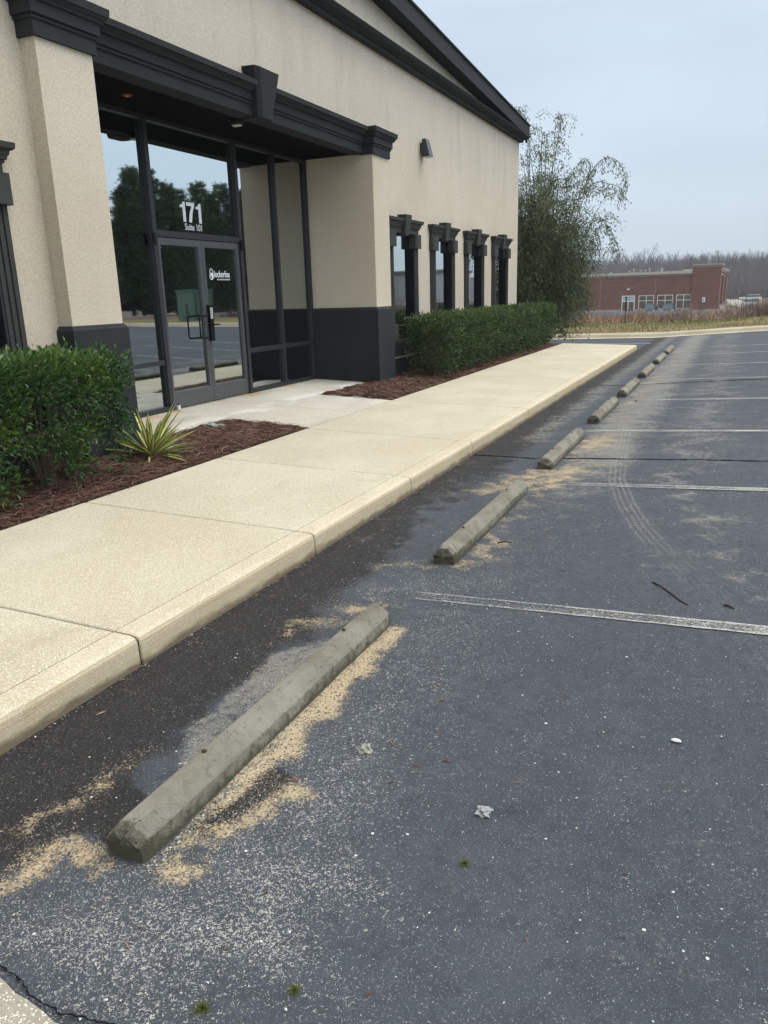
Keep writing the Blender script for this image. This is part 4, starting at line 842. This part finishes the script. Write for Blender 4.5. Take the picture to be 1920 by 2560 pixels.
blades('dry_weeds',30000,wd,.25,.95,.035,M['weed'],'brown dry weeds in the field below the verge','weeds',2,.85)
def wt(r):
    x=r.uniform(-6,14) if r.random()<.3 else r.uniform(2,8); y=ky(x)+5.5+r.random()*9; return x,y,fz(x,y),.6+(.6 if x>2.2 else 0),.1*r.random()
blades('dry_stalks',260,wt,.55,.95,.03,M['weed'],'tall dark seed stalks standing above the weeds','weeds',3,.08)
st=empty('survey_stake',(-3.5,47.5,fz(-3.5,47.5))); tag(st,'thin dark stake standing in the weeds before the brick building door','stake'); MB().box(-.03,.03,-.03,.03,0,1.25).build('post',M['black'],st); MB().box(-.05,.05,-.04,.04,1.25,1.32).build('cap',M['black'],st)
# ------------------------------------------------------------------ brick building
def mk_brick():
    t=NT('red_brick',.9,.15); x,y,z=t.sep(); cb=t.n.new('ShaderNodeCombineXYZ'); t.set(cb.inputs[0],t.math('ADD',x,y)); t.set(cb.inputs[1],z); b=t.n.new('ShaderNodeTexBrick'); t.set(b.inputs['Vector'],cb.outputs[0])
    b.inputs['Scale'].default_value=1; b.inputs['Brick Width'].default_value=.4; b.inputs['Row Height'].default_value=.14; b.inputs['Mortar Size'].default_value=.012
    b.inputs['Color1'].default_value=(.150,.070,.055,1); b.inputs['Color2'].default_value=(.215,.105,.082,1); b.inputs['Mortar'].default_value=(.20,.13,.10,1)
    n=t.noise(1.2,5,.6,st=(.5,.5,2)); c=t.mix(t.math('MULTIPLY',t.smooth(n,.35,.7),.45),b.outputs[0],(.26,.12,.09)); t.col(c); return t.m
M['brick']=mk_brick(); M['stone']=simple('stone_band',(.42,.36,.29),.9,.15,scale=2); M['cap']=simple('roof_cap',(.48,.44,.36),.7,.3,scale=3); M['capd']=simple('cornice_grey',(.27,.25,.23),.8,.2,scale=3)
M['wglass']=simple('brown_window_glass',(.13,.105,.075),.15,.6,scale=.4,var=.4)
M['bluegl']=simple('sky_transom_glass',(.42,.52,.56),.2,.5,var=.1)
BB=empty('brick_building',(0,140,-2.78)); tag(BB,'long red brick commercial building beyond the weedy field','building')
z0=-.3; Hm=6.0
mb=MB(); mb.box(-60,-5.02,0,60,.80,5.98); mb.build('wall',M['brick'],BB)
MB().box(-60,-5.0,-.03,.5,z0,.80).build('stone_base',M['stone'],BB)
MB().box(-60.1,-5.05,-.1,59,5.98,6.28).build('cornice_band',M['capd'],BB); MB().box(-60.2,-5.05,-.3,59,6.281,6.72).build('roof_cap',M['cap'],BB)
tw=MB().box(-5.0,-.75,-.25,5.5,z0,7.08).build('corner_tower',M['brick'],BB)
MB().box(-5.05,-.7,-.35,5.6,7.08,7.35).build('tower_band',M['capd'],tw); MB().mould(-5.0,-.7,-.3,5.5,[(7.351,.15),(7.5,.3),(7.65,.32)]).build('tower_cap',M['cap'],tw)
MB().box(-4.6,-1.15,-.29,-.25,4.0,4.12).build('brick_band',M['brick'],tw)
for k,(ya,yb,xf,h) in enumerate(((5.51,24,-1.3,6.2),(24.01,31,-.75,7.2),(31.01,52,-1.4,6.2),(52.01,59,-.7,7.4))):
    q=MB().box(-8,xf,ya,yb,z0,h-.5).build('side_bay',M['brick'],BB); MB().box(-8,xf+.15,ya,yb,h-.499,h-.15).build('bay_band',M['capd'],q); MB().box(-8,xf+.35,ya-.1,yb+.1,h-.149,h+.1).build('bay_cap',M['cap'],q)
for x in (-19.4,-10.55): MB().box(x-.03,x+.03,-.02,.0,.85,5.9).build('control_joint',M['capd'],BB)
MB().box(-59,-5.03,-.02,0,2.98,3.06).build('brick_course',M['brick'],BB)
M['wframe']=simple('white_window_frame',(.75,.75,.72),.5,.3,var=.03)
for (a,b,c,d) in ((-13.06,-10.72,.83,2.97),(-10.12,-7.76,.83,2.97),(-7.17,-4.99,.83,2.97)):
    f=MB(); 
    for x in (a,(a+b)/2,b): f.box(x-.05,x+.05,-.09,-.02,c,d)
    for z in (c,c+.62*(d-c),d): f.box(a-.05,b+.05,-.091,-.021,z-.05,z+.05)
    w=f.build('window',M['wframe'],BB); MB().box(a,b,-.05,-.04,c,d).build('pane',M['wglass'],w)
f=MB(); 
for x in (-15.75,-14.75,-13.78): f.box(x-.07,x+.07,-.12,-.03,.1,2.1 if x==-14.75 else 3.0)
for z in (.15,2.1,2.98): f.box(-15.8,-13.72,-.121,-.031,z-.07,z+.07)
w=f.build('entrance_door',M['wframe'],BB); MB().box(-15.7,-13.8,-.06,-.05,2.15,2.95).build('transom',M['bluegl'],w); MB().box(-15.7,-13.8,-.06,-.05,.2,2.05).build('pane',M['wglass'],w)
MB().box(-15.0,-14.65,-.3,0,3.95,4.22).build('wall_light',M['whitep'],BB)
s=MB().box(-3.25,-2.78,-.3,-.26,1.75,2.5).build('wall_sign',M['whitep'],BB); MB().box(-3.1,-2.93,-.31,-.3,1.95,2.15).build('blue_symbol',simple('sign_blue',(.10,.22,.35),.6,.3),s)
for (a,b,h) in ((-19.35,-18.8,7.1),(-11.17,-10.4,7.42)):
    MB().box(a,b,6,8,6.3,h).build('roof_unit',simple('roof_unit_grey',(.16,.19,.19),.6,.3),BB)
for x,h in ((-14.5,7.2),(-13.4,7.0),(-12.6,7.05),(-11.95,7.3),(-9.9,7.15),(-15.2,7.0)): MB().cyl((x,3,6.3),.07,h-6.3).box(x-.2,x+.2,2.8,3.2,h-.001,h+.1).build('roof_vent',M['cap'],BB)
mb=MB(); mb.box(-70,6,120,139.9,-3.2,-2.80); mb.box(1,14,139.9,235,-3.2,-2.80); tag(mb.build('far_parking_lot',simple('far_asphalt',(.20,.20,.195),.9,.2,scale=.5)),kind='structure')
mb=MB(); mb.box(-70,-16,138.2,138.5,-2.80,-2.62); mb.box(-70,6,119.7,120,-3.2,-2.62); tag(mb.build('far_lot_kerb',M['fkerb']),kind='structure')
# gravel heap at the side of the brick building
rock((1.2,150,-2.8),2.4,5,1.9,simple('pale_gravel',(.42,.41,.36),.95,.1,var=.3,scale=3),'gravel_heap','pale gravel heap beside the brick building corner','gravel heap',12,.12,4)
# ------------------------------------------------------------------ vehicles
M['tyre']=simple('tyre_rubber',(.02,.02,.02),.9,.1); M['rim']=simple('rim_metal',(.35,.35,.36),.4,.5); M['carglass']=simple('windscreen',(.06,.085,.10),.3,.3); M['lamp']=simple('headlight_lens',(.7,.72,.75),.2,.6)
def suv(paint,tall=1.78,L=4.7,Wd=1.92):
    r=empty('parked_car',(0,0,0)); h=Wd/2; f=-L/2   # front faces -y
    b=MB()
    side=[(f,.42),(f-.02,.75),(f+.1,.98),(f+1.15,1.08),(L/2-.05,1.12),(L/2,.8),(L/2,.42)]
    n=len(side)
    def loft(mb,prof,hw0,hw1):
        V=[]
        for s in (-1,1):
            for (y,z) in prof: V.append((s*(hw0 if z<.95 else hw1),y,z))
        m=len(prof); F=[tuple(range(m)),tuple(range(2*m-1,m-1,-1))]+[(i,m+i,m+(i+1)%m,(i+1)%m) for i in range(m)]; mb.add(V,F)
    loft(b,side,h,h-.07); body=b.build('body',paint,r,bevel=.05)
    c=MB(); V=[]
    bot=[(-h+.07,f+1.1),(h-.07,f+1.1),(h-.07,L/2-.08),(-h+.07,L/2-.08)]; top=[(-h+.28,f+1.75),(h-.28,f+1.75),(h-.28,L/2-.35),(-h+.28,L/2-.35)]
    c.hexa([(x,y,1.05) for x,y in bot],[(x,y,tall-.05) for x,y in top]); c.build('cabin',M['carglass'],r)
    rf=MB(); rf.hexa([(x*1.01,y,tall-.06) for x,y in top],[(x*.96,y,tall) for x,y in top]); 
    rf.build('roof',paint,r,bevel=.02)
    pl=MB()
    for (x0,y0),(x1,y1) in zip(bot,top): pl.tube([(x0*1.0,y0,1.05),(x1*1.0,y1,tall-.03)],.045,5)
    for s in (-1,1): pl.tube([(s*(h-.07),.25,1.05),(s*(h-.28),.25,tall-.03)],.045,5); pl.tube([(s*(h-.4),f+1.9,tall+.06),(s*(h-.4),L/2-.5,tall+.06)],.025,5)
    pl.build('pillars',M['black'],r)
    MB().box(-.55,.55,f-.05,f,.62,.86).build('grille',M['black'],r); MB().box(-h+.05,h-.05,f-.07,f+.1,.36,.55).build('bumper',M['black'],r)
    for s in (-1,1):
        MB().bbox(s*.78-.15,s*.78+.15,f-.045,f+.02,.70,.88,.01).build('headlight',M['lamp'],r)
        MB().box(s*(h+.02)-.12,s*(h+.02)+.12,f+1.35,f+1.47,1.08,1.28).build('mirror',M['black'],r)
        for y in (f+.85,L/2-.9):
            w=MB().cyl((s*(h-.06)-.11,y,.36),.36,.22,'x',20).build('wheel',M['tyre'],r); MB().cyl((s*(h+.055)-.005,y,.36),.22,.012,'x',16).build('rim',M['rim'],w)
    return r
dk=simple('dark_green_paint',(.03,.045,.045),.3,.5); wh=simple('white_car_paint',(.75,.76,.77),.35,.5,var=.03)
c1=suv(dk); c1.location=(-10.6,134,-2.8); tag(c1,'dark parked car before the brick wall, closest to the white entrance door','car','dark cars before the brick building')
c2=copytree(c1,(-7.9,134.2,-2.8)); tag(c2,'dark parked car before the brick wall, farther from the white entrance door','car','dark cars before the brick building')
c3=suv(wh,1.6); c3.location=(4.4,205,-2.45); c3.rotation_euler=(0,0,math.radians(-82)); tag(c3,'white parked car on the rise beyond the brick building','car','white cars')
c4=copytree(c3,(2.9,170,-2.8),math.radians(-78)); tag(c4,'white parked car half hidden by weeds, lower than the other white car','car','white cars')
# pale building far off, mirrored in the narrow window
wb=empty('white_building',(40,112,-1.5)); tag(wb,'distant white building, mirrored in the first narrow window','building'); MB().box(-9,9,0,12,-1,6).build('wall',M['whitep'],wb); MB().box(-9.3,9.3,-.3,12.3,6,6.4).build('roof',M['capd'],wb); MB().box(-1,1,-.05,0,3,4.2).build('window',M['black'],wb)
# ------------------------------------------------------------------ winter woods
M['wood']=rndmat('winter_twigs',((0,(.13,.105,.10)),(.5,(.20,.165,.155)),(1,(.28,.235,.215))),1,.05)
def bare(seed,H,lev=4):
    r=random.Random(seed); V=[];F=[];R=[]
    def seg(a,b,w0,w1):
        d=(b-a); s=d.cross(Vector((r.gauss(0,.2),1,r.gauss(0,.2)))).normalized(); i=len(V); V.extend([tuple(a-s*w0),tuple(a+s*w0),tuple(b+s*w1),tuple(b-s*w1)]); F.append((i,i+1,i+2,i+3)); q=r.random(); R.extend([q]*4)
        s2=s.cross(d.normalized()); i=len(V); V.extend([tuple(a-s2*w0),tuple(a+s2*w0),tuple(b+s2*w1),tuple(b-s2*w1)]); F.append((i,i+1,i+2,i+3)); R.extend([q]*4)
    def grow(a,d,L,w,l):
        b=a+d*L; seg(a,b,w,w*.6)
        if l==0: return
        for _ in range(3 if l>1 else 4):
            nd=(d*1.0+Vector((r.gauss(0,.42),r.gauss(0,.42),.25+r.gauss(0,.2)))).normalized(); grow(a.lerp(b,r.uniform(.5,1)),nd,L*r.uniform(.5,.78),w*.55,l-1)
    grow(Vector((0,0,-.5)),Vector((r.gauss(0,.05),r.gauss(0,.05),1)).normalized(),H*.36,.16,lev); return np.array(V),np.array(F),np.array(R)
protos=[bare(100+i,12+i%3,4) for i in range(5)]
# mass of the wood on the hill
Vs=[];Fs=[];Rs=[];off=0; r=np.random.default_rng(8)
for i in range(760):
    p=protos[i%5]; y=r.uniform(262,420); x=r.uniform(-95,70)*(y/330); 
    if 0<x<9 and y<275: continue
    s=r.uniform(.62,1.0); a=r.uniform(0,6.28); c,sn=math.cos(a),math.sin(a); v=p[0]*s; v=np.stack([v[:,0]*c-v[:,1]*sn+x,v[:,0]*sn+v[:,1]*c+y,v[:,2]+fz(x,y)],1)
    Vs.append(v);Fs.append(p[1]+off);Rs.append(np.clip(p[2]*.5+r.random()*.5,0,1)); off+=len(v)
tag(npmesh('winter_wood',np.concatenate(Vs),np.concatenate(Fs),M['wood'],attrs=dict(rnd=np.concatenate(Rs))),'gray brown leafless wood covering the far hill','wood',kind='stuff')
def undr(r):
    y=r.uniform(250,420); x=r.uniform(-100,75)*(y/330); return x,y,fz(x,y),1.,r.random()*.7
blades('undergrowth',52000,undr,2.5,8.5,.22,M['wood'],'gray brown brush filling the far wood between trunks','brush',9,.2)
tr=[]
r=random.Random(12)
for i in range(3):
    p=bare(200+i,15,4); root=empty('bare_tree',(0,0,0)); npmesh('crown',p[0][8:],p[1][:-2],M['wood'],root,attrs=dict(rnd=p[2][8:])); npmesh('trunk',p[0][:8],p[1][:2],M['wood'],root,attrs=dict(rnd=p[2][:8])); tr.append(root)
spots=[(-52+3.2*i,385) for i in range(5)]+[(-10,330),(-5.5,335),(-1,330),(4,322),(9,325),(13,318),(17,322),(-15,345),(-36,392),(-29,390)]
for i,(x,y) in enumerate(spots):
    s=r.uniform(.95,1.15)*(1.1 if y>380 else .95); o=tr[i] if i<3 else copytree(tr[i%3],(0,0,0))
    o.location=(x+r.uniform(-.8,.8),y,fz(x,y)-.5); o.rotation_euler=(0,0,r.uniform(0,6)); o.scale=(s,)*3; tag(o,'tall leafless tree rising above the far wood','bare tree','bare trees standing above the far wood')
# shrub with tawny leaves by the far drive
hz=MB().box(-700,760,-400,1000,-6,60).build('haze',None); tag(hz,'thin damp winter air over the far field and hill','haze',kind='stuff')
hm=bpy.data.materials.new('haze_air'); hm.use_nodes=True; ht=hm.node_tree; ht.nodes.remove(ht.nodes['Principled BSDF']); pv=ht.nodes.new('ShaderNodeVolumePrincipled'); pv.inputs['Color'].default_value=(.80,.86,.93,1); pv.inputs['Density'].default_value=.00045; ht.links.new(pv.outputs[0],ht.nodes['Material Output'].inputs['Volume']); hz.data.materials.append(hm)
# ------------------------------------------------------------------ camera, light, world
f=1941.98; th,ya,ro=[math.radians(v) for v in (15.6593,24.3355,-1.6943)]
Fv=Vector((-math.sin(ya)*math.cos(th),math.cos(ya)*math.cos(th),-math.sin(th))); Rv=Vector((math.cos(ya),math.sin(ya),0)); Uv=Rv.cross(Fv)
R2=Rv*math.cos(ro)+Uv*math.sin(ro); U2=-Rv*math.sin(ro)+Uv*math.cos(ro)
cd=bpy.data.cameras.new('camera'); co=bpy.data.objects.new('camera',cd); COL.objects.link(co); S.camera=co
mt=Matrix((R2,U2,-Fv)).transposed().to_4x4(); mt.translation=Vector((2.4629,0,1.6723)); co.matrix_world=mt
cd.sensor_fit='VERTICAL'; cd.sensor_height=36; cd.lens=f*36/2560; cd.clip_end=5000; cd.clip_start=.05
SE,SA=math.radians(64),math.radians(58)     # sun elevation, azimuth clockwise from +y
sd=bpy.data.lights.new('sun','SUN'); so=bpy.data.objects.new('sun',sd); COL.objects.link(so); sd.energy=1.2; sd.angle=math.radians(35); sd.color=(1,.96,.90)
dirv=Vector((math.sin(SA)*math.cos(SE),math.cos(SA)*math.cos(SE),math.sin(SE))); so.rotation_euler=dirv.to_track_quat('Z','Y').to_euler(); so.location=(20,10,30)
w=bpy.data.worlds.new('World'); S.world=w; w.use_nodes=True; nt=w.node_tree; bg=nt.nodes['Background']; bg.inputs[1].default_value=.1
sky=nt.nodes.new('ShaderNodeTexSky'); sky.sky_type='NISHITA'; sky.sun_disc=False; sky.sun_elevation=SE; sky.sun_rotation=SA
tc=nt.nodes.new('ShaderNodeTexCoord')
def N(t,**k):
    n=nt.nodes.new(t)
    for a,b in k.items(): setattr(n,a,b)
    return n
def lk(a,b): nt.links.new(a,b)
nz=N('ShaderNodeVectorMath',operation='NORMALIZE'); lk(tc.outputs['Generated'],nz.inputs[0])
sp=N('ShaderNodeSeparateXYZ'); lk(nz.outputs[0],sp.inputs[0])
rp=N('ShaderNodeValToRGB'); e=rp.color_ramp.elements; e[0].position=0; e[0].color=(.62,.715,.79,1); e[1].position=1; e[1].color=(1.45,1.5,1.55,1)
for p,c in ((.12,(.61,.71,.81)),(.26,(.63,.745,.87)),(.42,(.76,.87,.98)),(.65,(1.10,1.15,1.22))): q=e.new(p); q.color=(*c,1)
lk(sp.outputs[2],rp.inputs[0])
# clouds: soft large streaks
mp=N('ShaderNodeMapping'); mp.inputs['Scale'].default_value=(1.2,1.2,4.5); lk(nz.outputs[0],mp.inputs[0]); ns=N('ShaderNodeTexNoise'); ns.inputs['Scale'].default_value=1.6; ns.inputs['Detail'].default_value=4; lk(mp.outputs[0],ns.inputs[0])
mr=N('ShaderNodeMapRange'); mr.inputs[1].default_value=.3; mr.inputs[2].default_value=.7; mr.inputs[3].default_value=.90; mr.inputs[4].default_value=1.10; lk(ns.outputs[0],mr.inputs[0])
# brighter cloud deck towards the hidden sun
dt=N('ShaderNodeVectorMath',operation='DOT_PRODUCT'); lk(nz.outputs[0],dt.inputs[0]); dt.inputs[1].default_value=Vector((.85,.30,.44)).normalized()
m2=N('ShaderNodeMapRange'); m2.interpolation_type='SMOOTHSTEP'; m2.inputs[1].default_value=.35; m2.inputs[2].default_value=1.0; m2.inputs[3].default_value=1.0; m2.inputs[4].default_value=2.1; lk(dt.outputs['Value'],m2.inputs[0])
mu=N('ShaderNodeMath',operation='MULTIPLY'); lk(mr.outputs[0],mu.inputs[0]); lk(m2.outputs[0],mu.inputs[1]); m3=N('ShaderNodeMath',operation='MULTIPLY'); lk(mu.outputs[0],m3.inputs[0]); m3.inputs[1].default_value=10
vs=N('ShaderNodeVectorMath',operation='SCALE'); lk(rp.outputs[0],vs.inputs[0]); lk(m3.outputs[0],vs.inputs['Scale'])
mx=N('ShaderNodeMix',data_type='RGBA'); mx.inputs[0].default_value=.93; lk(sky.outputs[0],mx.inputs[6]); lk(vs.outputs[0],mx.inputs[7]); lk(mx.outputs[2],bg.inputs[0])
S.view_settings.view_transform='Standard'; S.view_settings.look='None'; S.view_settings.exposure=.12; S.view_settings.gamma=1
